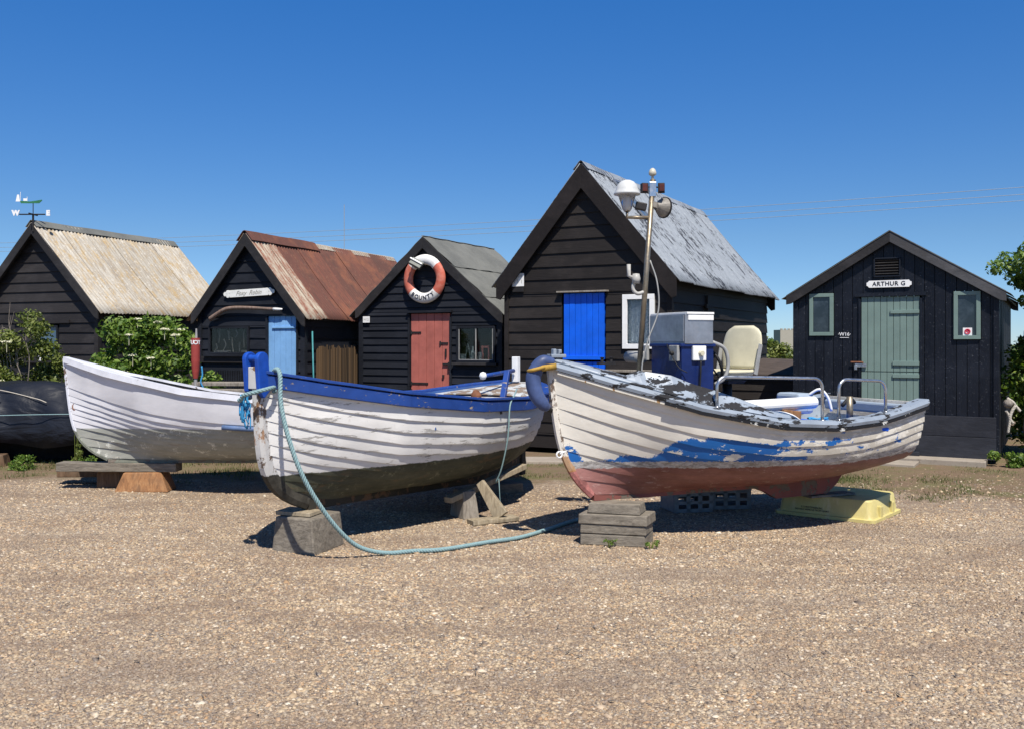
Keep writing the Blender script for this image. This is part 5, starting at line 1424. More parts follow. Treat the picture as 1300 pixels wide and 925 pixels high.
# yellow upturned tub
tub = thing('fish_tub', 'stained yellow plastic tub upturned under the cream boat\'s stern', 'tub', (3.30, 9.56, 0), R(-38.5))
def rrect(w, d, r, z, n=5):
    out = []
    for sx, sy, a0 in ((1, 1, 0), (-1, 1, 90), (-1, -1, 180), (1, -1, 270)):
        for k in range(n + 1):
            a = R(a0 + 90 * k / n); out.append((sx * (w / 2 - r) + r * math.cos(a), sy * (d / 2 - r) + r * math.sin(a), z))
    return out
def loft(mb, rings):
    n0 = len(mb.v); k = len(rings[0])
    for r in rings: mb.v.extend(r)
    for i in range(len(rings) - 1):
        for j in range(k): mb.f.append((n0 + i * k + j, n0 + i * k + (j + 1) % k, n0 + (i + 1) * k + (j + 1) % k, n0 + (i + 1) * k + j)); mb.m.append(0)
    mb.f.append(tuple(n0 + (len(rings) - 1) * k + j for j in range(k))); mb.m.append(0)
mb = MB(); loft(mb, [rrect(0.80, 0.70, 0.05, 0.005), rrect(0.99, 0.87, 0.05, 0.005), rrect(0.99, 0.87, 0.05, 0.035), rrect(0.935, 0.815, 0.06, 0.04), rrect(0.925, 0.80, 0.06, 0.06), rrect(0.89, 0.765, 0.06, 0.198), rrect(0.87, 0.745, 0.06, 0.212), rrect(0.6, 0.5, 0.08, 0.208)])
ob = mb.build('tub_body', M_['yellow'], tub, smooth=True); ob.data.set_sharp_from_angle(angle=R(30))
n = Vector((0, -0.99, 0.17)).normalized()
for k, (txt, z) in enumerate((('E.CHRISTENSEN INC', 0.096), ('DO NOT REMOVE FROM QUAY', 0.072))):
    y = -0.40 + (z - 0.06) / 0.138 * 0.0175 - 0.004
    text_on(txt, 0.024, (-0.12, y, z), (1, 0, 0), (0, 0.2, 1), M_['letter'], tub, extrude=0.001)
for s_ in (-1, 1):
    mb = MB(); mb.box((0.465, s_ * 0.18, 0.085), (0.05, 0.07, 0.12)); mb.build('handle_rib', M_['yellow'], tub, bevel=0.01)
mb = MB(); slab(mb, rect(3.12, 9.33, 0.55, 0.16, R(24)), 0.213, 0.234, 1, 0.003)
tag(mb.build('wooden_chock', M_['sleeper'], bevel=0.004), 'thin wooden chock between the yellow tub and the cream boat\'s keel', 'chock')
# pale crates in the shade under boat 3
for cx, cy, a, lab in ((1.80, 9.75, 0.25, 'pale blue-grey plastic crate with slotted side, in the cream boat\'s shadow'), (2.25, 9.95, 0.1, 'grey box beside the slotted crate, deep under the cream boat')):
    cr = thing('crate', lab, 'crate', (cx, cy, 0), a)
    cm = M_['crate'] = plain('pale_blue_grey_plastic', (0.22, 0.25, 0.28), 0.6, 0.3) if 'crate' not in M_ else M_['crate']
    mb = MB()
    for y in (-0.17, 0.17):
        for z, h in ((0.02, 0.04), (0.10, 0.03), (0.18, 0.03)): mb.box((0, y, z), (0.42, 0.02, h))
        for x in (-0.19, -0.06, 0.07, 0.19): mb.box((x, y, 0.10), (0.045, 0.02, 0.19))
    for x in (-0.205, 0.205): mb.box((x, 0, 0.10), (0.02, 0.32, 0.19))
    mb.box((0, 0, 0.015), (0.38, 0.32, 0.02)); mb.build('side', cm, cr, bevel=0.003)
    mb = MB(); mb.box((0, 0, 0.20), (0.43, 0.37, 0.012)); mb.build('lid', cm, cr)

# ------------------------------------------------------------------ loose gear on the boats
# white tube lying in boat 3
def B3(x, y, z):
    a = R(24); return (0.335 + x * math.cos(a) - y * math.sin(a), 8.07 + x * math.sin(a) + y * math.cos(a), z)
mb = MB(); mb.tube([B3(1.72, -0.28, 1.135), B3(2.1, -0.24, 1.14), B3(2.72, -0.16, 1.15)], 0.058, 18)
tag(mb.build('plastic_tube', M_['whiteplastic'], smooth=False, bevel=0.004), 'thick white tube lying lengthwise inside the cream boat', 'tube')
mb = MB(); mb.tube(smooth_path([B3(1.72, -0.52, 1.0), B3(1.82, -0.53, 1.07), B3(1.98, -0.53, 1.095), B3(2.15, -0.52, 1.06), B3(2.28, -0.5, 0.99)], 5), 0.017, 8)
tag(mb.build('white_hose', M_['whiteplastic'], smooth=True), 'arched white hose just inside the cream boat\'s near side', 'hose')
mb = MB(); mb.box(B3(2.35, -0.2, 0.98), (0.22, 0.16, 0.22), rot=(0, 0.1, 0.5)); 
tag(mb.build('wooden_box', M_['woodorange'], bevel=0.006), 'small brown wooden box beside the white tube', 'box')
mb = MB()
def coil(mb, c, R0, r, turns, seed):
    g = random.Random(seed); P = []
    for k in range(int(turns * 14)):
        a = k * 2 * math.pi / 14; rr_ = R0 * g.uniform(0.85, 1.1)
        P.append((c[0] + rr_ * math.cos(a), c[1] + rr_ * math.sin(a), c[2] + 0.02 * g.random() + k * r * 0.12))
    mb.tube(P, r, 6)
coil(mb, B3(2.62, -0.33, 0.97), 0.09, 0.010, 2, 2)
tag(mb.build('coiled_rope', M_['ropeblue'], smooth=True), 'bright blue rope coiled in the cream boat\'s stern', 'rope')
# fender hung on boat 3's stem
fd = thing('fender', 'faded blue sausage fender hanging from the cream boat\'s stem', 'fender', (0.25, 7.98, 1.35), 0)
P = smooth_path([(0.10, 0.03, 0.20), (0.01, 0.0, 0.205), (-0.055, 0, 0.12), (-0.07, 0, 0.03), (-0.045, 0, -0.07), (0.01, 0.0, -0.15), (0.055, 0.02, -0.19)], 6)
n = len(P); rr_ = [0.067 * (max(0.12, math.sin(math.pi * (0.06 + 0.88 * i / (n - 1))))) ** 0.42 for i in range(n)]
mb = MB(); mb.tube(P, rr_, 16); mb.build('fender_body', M_['fender'], fd, smooth=True)
mb = MB(); mb.tube(P[-3:] + [P[-1] + Vector((0.03, 0.02, -0.02))], 0.02, 8); mb.build('eye', M_['black'], fd, smooth=True)
strapm = plain('ochre_strap', (0.42, 0.26, 0.05), 0.8, 0.35, 25)
mb = MB(); mb.tube([(-0.038 + 0.074 * math.cos(a), 0.074 * math.sin(a), 0.145 + 0.02 * math.cos(a)) for a in [k * math.pi / 8 for k in range(16)]], 0.016, 6, closed=True); mb.beam((0.0, -0.05, 0.15), (0.12, 0.01, 0.165), 0.03, 0.05); mb.build('strap', strapm, fd, smooth=True)

# rope
def laid_rope(mb, path, r=0.018, pitch=0.075, strands=3, n_per=10):
    P = [Vector(p) for p in path]; L = [0]
    for a, b in zip(P, P[1:]): L.append(L[-1] + (b - a).length)
    N = int(L[-1] / pitch * n_per); Q = []
    for i in range(N + 1):
        s = L[-1] * i / N; j = max(0, min(len(P) - 2, int(np.searchsorted(L, s)) - 1))
        f = (s - L[j]) / max(1e-9, L[j + 1] - L[j]); Q.append(P[j].lerp(P[j + 1], f))
    for k in range(strands):
        out = []; u = None
        for i, q in enumerate(Q):
            t = (Q[min(i + 1, N)] - Q[max(0, i - 1)]).normalized()
            if u is None: u = t.orthogonal().normalized()
            u = (u - t * u.dot(t)).normalized(); w = t.cross(u)
            a = 2 * math.pi * (i / n_per + k / strands)
            out.append(q + u * (r * .5 * math.cos(a)) + w * (r * .5 * math.sin(a)))
        mb.tube(out, r * .56, 6)
def gz(x, y): return gnoise(x, y) + 0.022
path = smooth_path([(-1.93, 7.50, 1.40), (-1.86, 7.42, 1.50), (-1.80, 7.33, 1.47), (-1.775, 7.26, 1.25), (-1.71, 7.22, 1.0), (-1.61, 7.22, 0.72), (-1.485, 7.30, 0.46), (-1.35, 7.42, 0.235), (-1.22, 7.55, 0.085), (-1.03, 7.66, gz(-1.03, 7.66)), (-0.80, 7.72, gz(-.8, 7.72)), (-0.56, 7.77, gz(-.56, 7.77)), (-0.2, 8.05, gz(-.2, 8.05)), (0.07, 8.27, gz(.07, 8.27)), (0.34, 8.66, gz(.34, 8.66)), (0.62, 9.05, gz(.62, 9.05)), (1.0, 9.3, gz(1, 9.3))], 10)
mb = MB(); laid_rope(mb, path, 0.0185)
ring = [(-1.995 + 0.135 * math.cos(a), 7.40 + 0.125 * math.sin(a), 1.30 + 0.035 * math.cos(a) + (0.03 if k > 12 else 0)) for k, a in enumerate([2 * math.pi * k / 20 for k in range(21)])]
laid_rope(mb, ring, 0.017)
tag(mb.build('mooring_rope', M_['ropeteal'], smooth=True), 'teal mooring rope looped on the blue stemhead and trailing over the shingle', 'rope')
mb = MB()                                     # frayed tail
g = random.Random(4)
for k in range(16):
    x0, y0 = -2.095 + g.uniform(-.025, .04), 7.37 + g.uniform(-.03, .03); P = []
    for j in range(6): P.append((x0 + g.uniform(-.012, .012) + j * .003, y0 + g.uniform(-.01, .01), 1.31 - j * g.uniform(.03, .055)))
    mb.tube(smooth_path(P, 3), 0.0055, 5)
tag(mb.build('frayed_rope_end', M_['ropeblue'], smooth=True), 'frayed bright blue rope tail hanging beside the blue stemhead', 'rope')
# thin line hanging from boat 2's gunwale
mb = MB(); mb.tube(smooth_path([(0.05, 9.62, 1.25), (0.02, 9.36, 1.19), (-0.02, 9.20, 1.10), (-0.04, 9.19, 0.8), (-0.10, 9.24, 0.5), (-0.16, 9.3, 0.34)], 6), 0.008, 6); mb.tube([(-0.13, 9.28, 0.4), (-0.12, 9.30, 0.2), (-0.10, 9.3, 0.03)], 0.004, 5)
tag(mb.build('thin_line', M_['ropeteal'], smooth=True), 'thin blue-green line hanging down the side of the blue-gunwaled boat', 'line')

# ------------------------------------------------------------------ things on and beside the huts
def frame_of(o):
    bpy.context.view_layer.update(); return o.matrix_world.copy()
h1.location = (-7.65 * 1.2, 15.3 * 1.2, -0.34); h1.scale = (1.2,) * 3
h2.location = (-4.15 * 1.13, 15.0 * 1.13, -0.221); h2.scale = (1.13,) * 3
h3.location = (-1.33 * 1.164, 17.0, -0.279); h3.scale = (1.164,) * 3
W3 = frame_of(h3)
lr = thing('life_ring', 'faded red and white life ring lettered BOUNTY, hanging on the gable of the coral-doored hut', 'life ring', tuple(W3 @ Vector((0.04, -0.10, 2.70))), -R(28))
ringM = NT('red_and_white_ring'); x, y, z = ringM.xyz()
ang = ringM.math('ARCTAN2', z, x)
q = ringM.math('ABSOLUTE', ringM.math('SINE', ang))
msk = ringM.math('GREATER_THAN', q, 0.66)
redc = ringM.mix(ringM.ramp(ringM.noise(9, 8, 0.75), [(0.4, 0), (0.7, 1)]), (0.48, 0.10, 0.06), (0.55, 0.22, 0.16))
whc = ringM.mix(ringM.ramp(ringM.noise(12, 8, 0.75), [(0.5, 0), (0.65, 0.6)]), (0.72, 0.71, 0.68), (0.45, 0.42, 0.36))
ringM.bump(ringM.noise(40, 4), 0.2, 0.004); ringmat = ringM.done(ringM.mix(msk, redc, whc), 0.6)
mb = MB(); rows = []
R0, r0 = 0.345, 0.092
for i in range(49):
    a = 2 * math.pi * i / 48
    rows.append([((R0 + r0 * math.cos(b)) * math.cos(a), r0 * 0.72 * math.sin(b), (R0 + r0 * math.cos(b)) * math.sin(a)) for b in [2 * math.pi * j / 16 for j in range(17)]])
mb.grid(rows); mb.build('ring', ringmat, lr, smooth=True)
mb = MB(); word = 'BOUNTY'
for k, ch in enumerate(word):
    vs, fs = text_geo(ch, 0.105, extrude=0.003, bold=0.002)
    a = R(-90 + (k - 2.5) * 14.5)
    tx = Vector((-math.sin(a), 0, math.cos(a))); up = Vector((-math.cos(a), 0, -math.sin(a))) 
    c = Vector((R0 * math.cos(a), -r0 * 0.72 - 0.002, R0 * math.sin(a)))
    mb.add([c + tx * p[0] + up * p[1] + Vector((0, -p[2] + (p[1] * 3.6) ** 2 * .12, 0)) for p in vs], fs)
mb.build('lettering', M_['letter'], lr)
mb = MB(); mb.tube([(-0.02, 0.06, R0 + 0.06), (0, -0.03, R0 - 0.085), (0.01, 0.06, R0 - 0.12)], 0.008, 6); mb.build('hook', M_['iron'], lr)
# floodlight on the gable, over the ring
mb = MB(); mb.box((-0.03, -0.22, 2.93), (0.20, 0.13, 0.05), rot=(R(50), R(28), R(12))); fl = mb.build('floodlight', plain('dull_lamp_housing', (0.16, 0.17, 0.15), 0.5, 0.4, 12), h3, bevel=0.006)
mb = MB(); mb.box((-0.02, -0.245, 2.965), (0.21, 0.02, 0.022), rot=(R(50), R(28), R(12))); mb.build('rim', M_['whiteplastic'], fl)
mb = MB(); mb.beam((0.04, 0.0, 2.99), (0.0, -0.18, 2.95), 0.05, 0.02); mb.build('arm', M_['steelbox'], fl)

# curved boat timber on hut 2
W2 = frame_of(h2)
ct = thing('boat_timber', 'curved old boat timber with a white tip, hung above the window of the light-blue-doored hut', 'timber', tuple(W2 @ Vector((-0.72, -0.09, 2.10))), -R(22))
P = smooth_path([(0, 0, 0), (0.13, -0.01, 0.07), (0.30, -0.015, 0.15), (0.50, -0.02, 0.175), (0.80, -0.02, 0.170), (1.12, -0.02, 0.150), (1.24, -0.02, 0.145)], 5)
ct.scale = (1.13,) * 3
mb = MB(); mb.tube(P, [0.040 - 0.020 * i / (len(P) - 1) for i in range(len(P))], 8); mb.build('shaft', weathered('red_brown_driftwood', (0.10, 0.06, 0.045), (0.20, 0.13, 0.10), (0.30, 0.24, 0.20)), ct, smooth=True)
mb = MB(); mb.tube([(1.235, -0.02, 0.145), (1.30, -0.02, 0.142), (1.40, -0.02, 0.14)], [0.023, 0.022, 0.014], 8); mb.build('tip', M_['whitepaint'], ct, smooth=True)

# weather vane
wv = thing('weather_vane', 'small weather vane with green boat and white letters above the leftmost hut', 'weather vane', (-7.66 * 1.2, 15.12 * 1.2, 3.86), 0)
wv.scale = (1.15,) * 3
mb = MB(); mb.tube([(0, 0, 0), (0, 0, 0.28)], 0.017, 8); mb.tube([(0, 0, 0.2), (0, 0, 0.47)], 0.007, 6); mb.build('post', M_['iron'], wv)
mb = MB(); mb.tube([(-0.23, 0, 0.285), (0.20, 0, 0.285)], 0.012, 6); mb.tube([(0, -0.14, 0.285), (0, 0.14, 0.285)], 0.012, 6); mb.build('cross_arm', M_['iron'], wv)
for ch, x in (('W', -0.29), ('E', 0.25)):
    text_on(ch, 0.115, (x, 0, 0.305), (1, 0, 0), (0, 0, 1), M_['letterwhite'], wv, name='letter', extrude=0.006, bold=0.008)
mb = MB(); P = [(-0.20, 0.47), (0.10, 0.47), (0.15, 0.515), (0.145, 0.53), (0.06, 0.515), (-0.05, 0.50), (-0.13, 0.505), (-0.20, 0.51), (-0.22, 0.5)]
mb.prism([(a, -0.006, b) for a, b in P], (0, 0.012, 0)); mb.build('boat_silhouette', plain('green_vane_paint', (0.03, 0.16, 0.07), 0.6), wv)
mb = MB(); mb.prism([(-0.29, -0.004, 0.50), (-0.22, -0.004, 0.50), (-0.235, -0.004, 0.615), (-0.265, -0.004, 0.615)], (0, 0.008, 0)); mb.tube([(-0.215, 0, 0.50), (-0.21, 0, 0.66)], 0.004, 5); mb.tube([(-0.10, 0, 0.50), (-0.10, 0, 0.58)], 0.004, 5); mb.box((-0.13, 0, 0.53), (0.06, 0.012, 0.04)); mb.build('sail', M_['whitepaint'], wv)

# buoy marker
bm = thing('marker_buoy', 'faded red marker float lettered BUOY standing at the corner of the light-blue-doored hut', 'buoy', (-4.67, 13.95, 0.0), 0)
mb = MB(); mb.tube([(0, 0, 0.0), (0.0, 0, 1.2)], 0.026, 8); mb.tube([(0.01, 0, 1.7), (0.012, 0, 1.93)], [0.024, 0.012], 8); mb.build('pole', M_['greyplastic'], bm)
redf = peel('faded_red_float', (0.33, 0.055, 0.045), (0.50, 0.38, 0.22), 0.64, 8)
mb = MB(); mb.lathe([(0, 1.20), (0.035, 1.20), (0.052, 1.30), (0.063, 1.45), (0.064, 1.77), (0.066, 1.775), (0.066, 1.79), (0, 1.79)], (0, 0, 0), 18); mb.build('float', redf, bm)
mb = MB()
for k, ch in enumerate('BUOY'):
    vs, fs = text_geo(ch, 0.085, extrude=0.002, bold=0.002)
    a0 = R(-90 - 75 + k * 48)
    mb.add([((0.0665 + p[2]) * math.cos(a0 + p[0] / 0.066), (0.0665 + p[2]) * math.sin(a0 + p[0] / 0.066), 1.725 + p[1]) for p in vs], fs)
mb.build('lettering', M_['letterwhite'], bm)
mb = MB(); mb.tube(smooth_path([(0.10, -0.03, 1.38), (0.11, -0.03, 1.25), (0.09, -0.04, 1.15), (0.13, -0.03, 1.05), (0.16, -0.02, 0.98), (0.10, -0.03, 0.95), (0.07, 0, 1.02)], 5), 0.011, 6); tag(mb.build('blue_cord', M_['ropeblue'], smooth=True), 'loop of bright blue cord beside the red marker float', 'cord').location = (-4.67, 13.95, 0.0)
# slatted bench of old planks in front of hut 2
bn = thing('plank_rack', 'low rack of three weathered planks in front of the light-blue-doored hut', 'rack', (-4.05, 13.9, 0), R(-3))
for z, y in ((1.12, 0.06), (1.02, 0.0), (0.91, -0.06), (0.78, -0.06)):
    mb = MB(); mb.box((0, y, z), (1.35, 0.12, 0.05), rot=(0.1, R(rnd.uniform(-.4, .4)), 0)); mb.build('slat', M_['woodgrey'], bn, bevel=0.005)
for x in (-0.6, 0.6):
    mb = MB(); mb.box((x, 0.05, 0.54), (0.07, 0.07, 1.08)); mb.build('leg', M_['woodgrey'], bn, bevel=0.005)
mb = MB(); mb.tube([tuple(W2 @ Vector((1.17, 0.05, 0.3))), tuple(W2 @ Vector((1.09, 0.1, 1.9)))], 0.014, 8)
tag(mb.build('leaning_pole', plain('teal_pole_paint', (0.05, 0.24, 0.26), 0.6), smooth=True), 'thin teal pole leaning on the cane side of the rusty-roofed hut', 'pole')
# ball and rope at hut 5
kr = thing('rope_bundle', 'knotted pale rope with a ball float hanging at the right corner of the sage-doored hut', 'rope', (7.0, 13.36, 0.86), 0)
mb = MB(); mb.lathe([(0, -0.065), (0.04, -0.05), (0.065, 0), (0.05, 0.045), (0.02, 0.065), (0, 0.065)], (-0.0, 0, 0.02), 16, Matrix.Rotation(R(70), 4, 'X')); mb.build('ball_float', M_['woodgrey'], kr, smooth=True)
mb = MB(); laid_rope(mb, smooth_path([(0.0, 0, 0.08), (0.06, -0.03, 0.03), (0.12, 0, -0.03), (0.18, 0, -0.10)], 5), 0.022); laid_rope(mb, smooth_path([(0.10, -0.03, -0.02), (0.05, -0.03, -0.10), (0.02, -0.03, -0.20), (0.07, -0.02, -0.27)], 5), 0.022); laid_rope(mb, smooth_path([(-0.03, -0.02, -0.09), (0.01, -0.02, -0.16), (0.02, -0.03, -0.23), (0.0, -0.02, -0.40)], 5), 0.018); mb.build('rope', M_['ropewhite'], kr, smooth=True)

# ------------------------------------------------------------------ further back
# low lean-to against hut 4
lt = thing('lean_to', 'low black boarded lean-to with brown felt roof between the two right-hand huts', 'shed', tuple(Vector((3.87, 16.62, 0))), -R(28.4))
mb = MB(); board_wall(mb, (0, 0), (1, 0), (0, -1), 0.0, 2.6, lambda a: 1.15, 0.0, (), 0.15, False, 5); mb.build('front_wall', M_['hutA'], lt)
mb = MB(); board_wall(mb, (2.6, 0), (0, 1), (1, 0), 0.0, 2.2, lambda a: 1.15, 0.0, (), 0.15, False, 6); mb.build('side_wall', M_['hutA'], lt)
mb = MB(); mb.prism([(-0.02, -0.10, 1.17), (2.7, -0.10, 1.11), (2.7, 2.3, 1.32), (-0.02, 2.3, 1.40)], (0, 0, 0.03)); mb.build('roof', plain('brown_felt', (0.075, 0.058, 0.05), 0.9, 0.4, 4), lt)
# hut roof showing over hut 1
bh, _ = hut('fishing_hut', 'black roof of a hut mostly hidden behind the leftmost hut', (-9.35, 27.0), R(80), -1.8, 1.8, 3.6, 2.5, 3.55, M_['hutB'], 0.2, (), 0.1, 0.1, 0.1, M_['barge'], 0.12, seed=31, roofmake=lambda t, slope, a, b, c: None)
# aerial, wires and poles
mb = MB(); mb.tube([(-7.1, 40, 0), (-7.1, 40, 7.6)], 0.013, 6); tag(mb.build('aerial_mast', M_['greyplastic']), 'thin aerial mast far behind the coral-doored hut', 'mast')
for k, (dz, nm) in enumerate(((0.0, 'highest'), (-0.33, 'middle'), (-0.62, 'lowest'))):
    P = []
    for i in range(31):
        f = i / 30; X = -48 + f * 88; Y = 73.5 - (X + 48) * 25.4 / 61.0; s = 4 * f * (1 - f)
        P.append((X, Y, 9.4 + dz - 0.75 * s))
    mb = MB(); mb.tube(P, 0.012, 5); tag(mb.build('overhead_wire', M_['greyplastic']), nm + ' of the three overhead wires crossing the sky', 'wire', 'overhead wires')
for X in (-48, 40):
    Y = 73.5 - (X + 48) * 25.4 / 61.0
    ps = thing('utility_pole', 'wooden utility pole carrying the three wires, out at the ' + ('left' if X < 0 else 'right'), 'pole', (X, Y, 0), 0)
    mb = MB(); mb.tube([(0, 0, 0), (0, 0, 9.7)], [0.16, 0.11], 10); mb.build('pole', M_['woodgrey'], ps)
# distant buildings
dt = thing('stone_tower', 'pale square tower on the skyline between the two right-hand huts', 'tower', (86.8, 300, 0), 0.1)
mb = MB(); mb.box((0, 0, 3.1), (5.6, 5.6, 6.2)); mb.build('wall', concrete('distant_stone', (0.30, 0.27, 0.23), (0.40, 0.37, 0.31)), dt)
mb = MB(); 
for k in range(5): mb.box((-2.4 + 1.2 * k, -2.7, 6.4), (0.7, 0.3, 0.4)); 
mb.build('battlement', D.materials['distant_stone'], dt)
for k, (x, lab) in enumerate(((116, 'small white-gabled red-roofed house right of the distant pale tower'), (121.5, 'brick house beside the distant white-gabled house'))):
    hs_ = thing('house', lab, 'house', (x, 400, 0), 0)
    mb = MB(); mb.prism([(-3, 0, 0), (3, 0, 0), (3, 0, 2.6), (0, 0, 4.6), (-3, 0, 2.6)], (0, 8, 0)); mb.build('wall', M_['whitepaint'] if k == 0 else plain('orange_brick', (0.36, 0.15, 0.08), 0.9), hs_)
    mb = MB(); mb.prism([(-3.3, -.2, 2.5), (0, -.2, 4.75), (3.3, -.2, 2.5), (0, -.2, 4.55)], (0, 8.4, 0)); mb.build('roof', plain('red_tiles', (0.28, 0.10, 0.06), 0.9), hs_)

# ------------------------------------------------------------------ tarpaulined boat on the left
tp = thing('covered_boat', 'long boat wrapped in a black tarpaulin behind the plain white boat', 'boat', (-6.9, 14.0, 0), 0)
mb = MB(); rows = []
for i in range(97):
    f = i / 96; x = -3.2 + 6.5 * f
    end = min(1, f / .10, (1 - f) / .22) ** 0.5 if 0 < f < 1 else 0.02
    top = 1.16 - 0.10 * f + 0.05 * math.sin(f * 17) * .6
    row = []
    for j in range(41):
        a = math.pi * j / 40
        yy = -math.cos(a); zz = math.sin(a) ** 0.5
        rad = 0.62 * end
        fold = 0.055 * abs(math.sin(f * 9 + yy * 1.6 + .6)) + 0.040 * abs(math.sin(f * 19 - a * 1.5)) * (1.2 - zz * .7) + 0.018 * abs(math.sin(f * 47 + a * 2.2)) - 0.05
        z = 0.26 + (top - 0.26) * zz * (0.5 + 0.5 * end)
        sagz = -0.10 * math.exp(-((yy + .55) / .2) ** 2) * math.sin(f * 9) * .6
        row.append((x, yy * (rad + fold * 1.2), z + fold * .7 + sagz + (0.05 * math.sin(f * 31) if j in (0, 40) else 0)))
    rows.append(row)
mb.grid(rows)
m = NT('black_tarpaulin'); cc = m.mix(m.noise(3, 6, 0.6), (0.005, 0.006, 0.010), (0.014, 0.017, 0.026)); m.bump(m.noise(3.0, 5, 0.5, m.map((0.6, 1, 1.6), rot=(0, 0.5, 0)), 0.8), 0.7, 0.06); tarpm = m.done(cc, 0.48, spec=0.3)
mb.build('tarpaulin', tarpm, tp, smooth=True, solid=0.006)
mb = MB(); mb.box((-0.2, 0.05, 0.2), (4.8, 0.5, 0.35)); mb.build('hull', M_['dark'], tp)
mb = MB(); mb.tube(smooth_path([(-3.0, -0.66, 0.62), (-1.5, -0.69, 0.66), (-0.4, -0.69, 0.70), (0.8, -0.68, 0.72), (2.2, -0.5, 0.7)], 6), 0.007, 6); mb.build('lashing', M_['ropeteal'], tp, smooth=True)
mb = MB(); mb.tube(smooth_path([(-3.0, -0.36, 1.06), (-1.6, -0.30, 1.13), (-0.6, -0.42, 1.07), (0.1, -0.56, 0.94), (0.3, -0.60, 0.88)], 6), 0.007, 6); mb.build('lashing', M_['ropewhite'], tp, smooth=True)
mb = MB()
mb.box((-0.42, -0.595, 1.0), (0.13, 0.012, 0.02), rot=(0, R(40), 0)); mb.build('white_patch', M_['whitepaint'], tp)
for (x, y, w, d, h, a, lab) in ((-7.62, 13.35, 0.18, 0.5, 0.24, 0.1, 'end of a dark red-brown baulk by the tarpaulined boat, leftmost'), (-7.25, 13.3, 0.30, 0.4, 0.16, 0.3, 'broken reddish timber lump lying before the black tarpaulin')):
    mb = MB(); slab(mb, rect(x, y, w, d, a), -0.01, h, 0.85, 0.02); tag(mb.build('old_timber', D.materials['dark_brown_wood'], bevel=0.01), lab, 'timber')

# ------------------------------------------------------------------ plants
def leaves(name, clumps, n, size, mat, parent, seed, flat=0.35, spread=1.0, aspect=0.5):
    """n leaf blades scattered through the clumps [(x,y,z,r), ...]"""
    g = np.random.default_rng(seed)
    C_ = np.array(clumps, float); w = C_[:, 3] ** 2; w /= w.sum()
    k = g.choice(len(C_), n, p=w)
    d = g.standard_normal((n, 3)); d /= np.linalg.norm(d, axis=1)[:, None]
    rad = g.random(n) ** 0.45
    pos = C_[k, :3] + d * (rad * C_[k, 3])[:, None] * np.array([1, 1, 0.8]) * spread
    s = size * (0.55 + 0.8 * g.random(n))
    nr = g.standard_normal((n, 3)) * 0.6 + d * 0.6 + np.array([0, -0.1, flat]); nr /= np.linalg.norm(nr, axis=1)[:, None]
    t = np.cross(nr, g.standard_normal((n, 3))); t /= np.linalg.norm(t, axis=1)[:, None]
    b = np.cross(nr, t)
    a = s[:, None]
    p0 = pos - t * a * .5; p2 = pos + t * a * .5 - nr * a * .12; p1 = pos + b * a * aspect * .5 - nr * a * .06 * 0 + t * a * -.05; p3 = pos - b * a * aspect * .5 + t * a * -.05
    mid = pos + nr * -a * .08
    V = np.stack([p0, p1, p2, p3], 1).reshape(-1, 3)
    V[:, 2] = np.maximum(V[:, 2], 0.01)
    me = D.meshes.new(name)
    me.vertices.add(len(V)); me.vertices.foreach_set('co', V.ravel())
    me.loops.add(4 * n); me.loops.foreach_set('vertex_index', np.arange(4 * n))
    me.polygons.add(n); me.polygons.foreach_set('loop_start', np.arange(0, 4 * n, 4)); me.polygons.foreach_set('loop_total', np.full(n, 4))
    me.update(); me.validate(); me.materials.append(mat)
    o = D.objects.new(name, me); COL.objects.link(o); o.parent = parent
    return o
def flowers(parent, pts, r=0.07):
    g = random.Random(9)
    for p in pts:
        mb = MB()
        for k in range(26):
            a = g.uniform(0, 6.28); q = r * g.random() ** .5
            c = (p[0] + q * math.cos(a), p[1] + q * math.sin(a) * .8, p[2] + 0.012 * g.random() - 0.25 * q * q / r)
            s = 0.011
            mb.box(c, (s * 1.6, s * 1.6, s * .8), rot=(g.random(), g.random(), g.random()))
        mb.tube([(p[0], p[1], p[2] - 0.16), (p[0], p[1], p[2] - 0.01)], 0.004, 4)
        mb.build('flower_head', M_['flower'], parent)
def shrub(name, label, cat, loc, R3, ncl, nl, size, mat, seed, clr=(0.16, 0.34), flo=0, stems=6, zlow=0.2, hollow=0.45, group=None, stemmat=None):
    t = thing(name, label, cat, loc, 0, group)
    g = random.Random(seed); cl = []
    for k in range(ncl):
        while True:
            p = Vector((g.uniform(-1, 1), g.uniform(-1, 1), g.uniform(-1, 1)))
            if hollow < p.length < 1: break
        bump = 1 + 0.22 * math.sin(p.x * 7 + seed) * math.cos(p.z * 6 + seed * 2)
        z = R3[2] * (1 + p.z * bump * .95)
        if z < zlow: z = zlow + g.random() * .2
        cl.append((p.x * R3[0] * bump, p.y * R3[1] * bump, z, g.uniform(*clr)))
    leaves('foliage', cl, nl, size, mat, t, seed)
    for k in range(stems):
        c = cl[g.randrange(len(cl))]
        P = [(g.uniform(-.15, .15), g.uniform(-.1, .1), -0.02), (c[0] * .35 + g.uniform(-.1, .1), c[1] * .4, c[2] * .4), (c[0] * .75, c[1] * .75, c[2] * .75), (c[0], c[1], c[2] + c[3] * .5)]
        mb = MB(); sp = smooth_path(P, 5); mb.tube(sp, [0.028 - 0.024 * i / (len(sp) - 1) for i in range(len(sp))], 6); mb.build('stem', stemmat or M_['bark'], t, smooth=True)
    if flo:
        top = sorted(cl, key=lambda c: -c[2] * .5 + c[1] * 2)[:flo * 3]
        flowers(t, [(c[0] + g.uniform(-.1, .1), c[1] - c[3] * .75, c[2] + g.uniform(-.1, .15)) for c in g.sample(top, min(flo, len(top)))])
    return t, cl
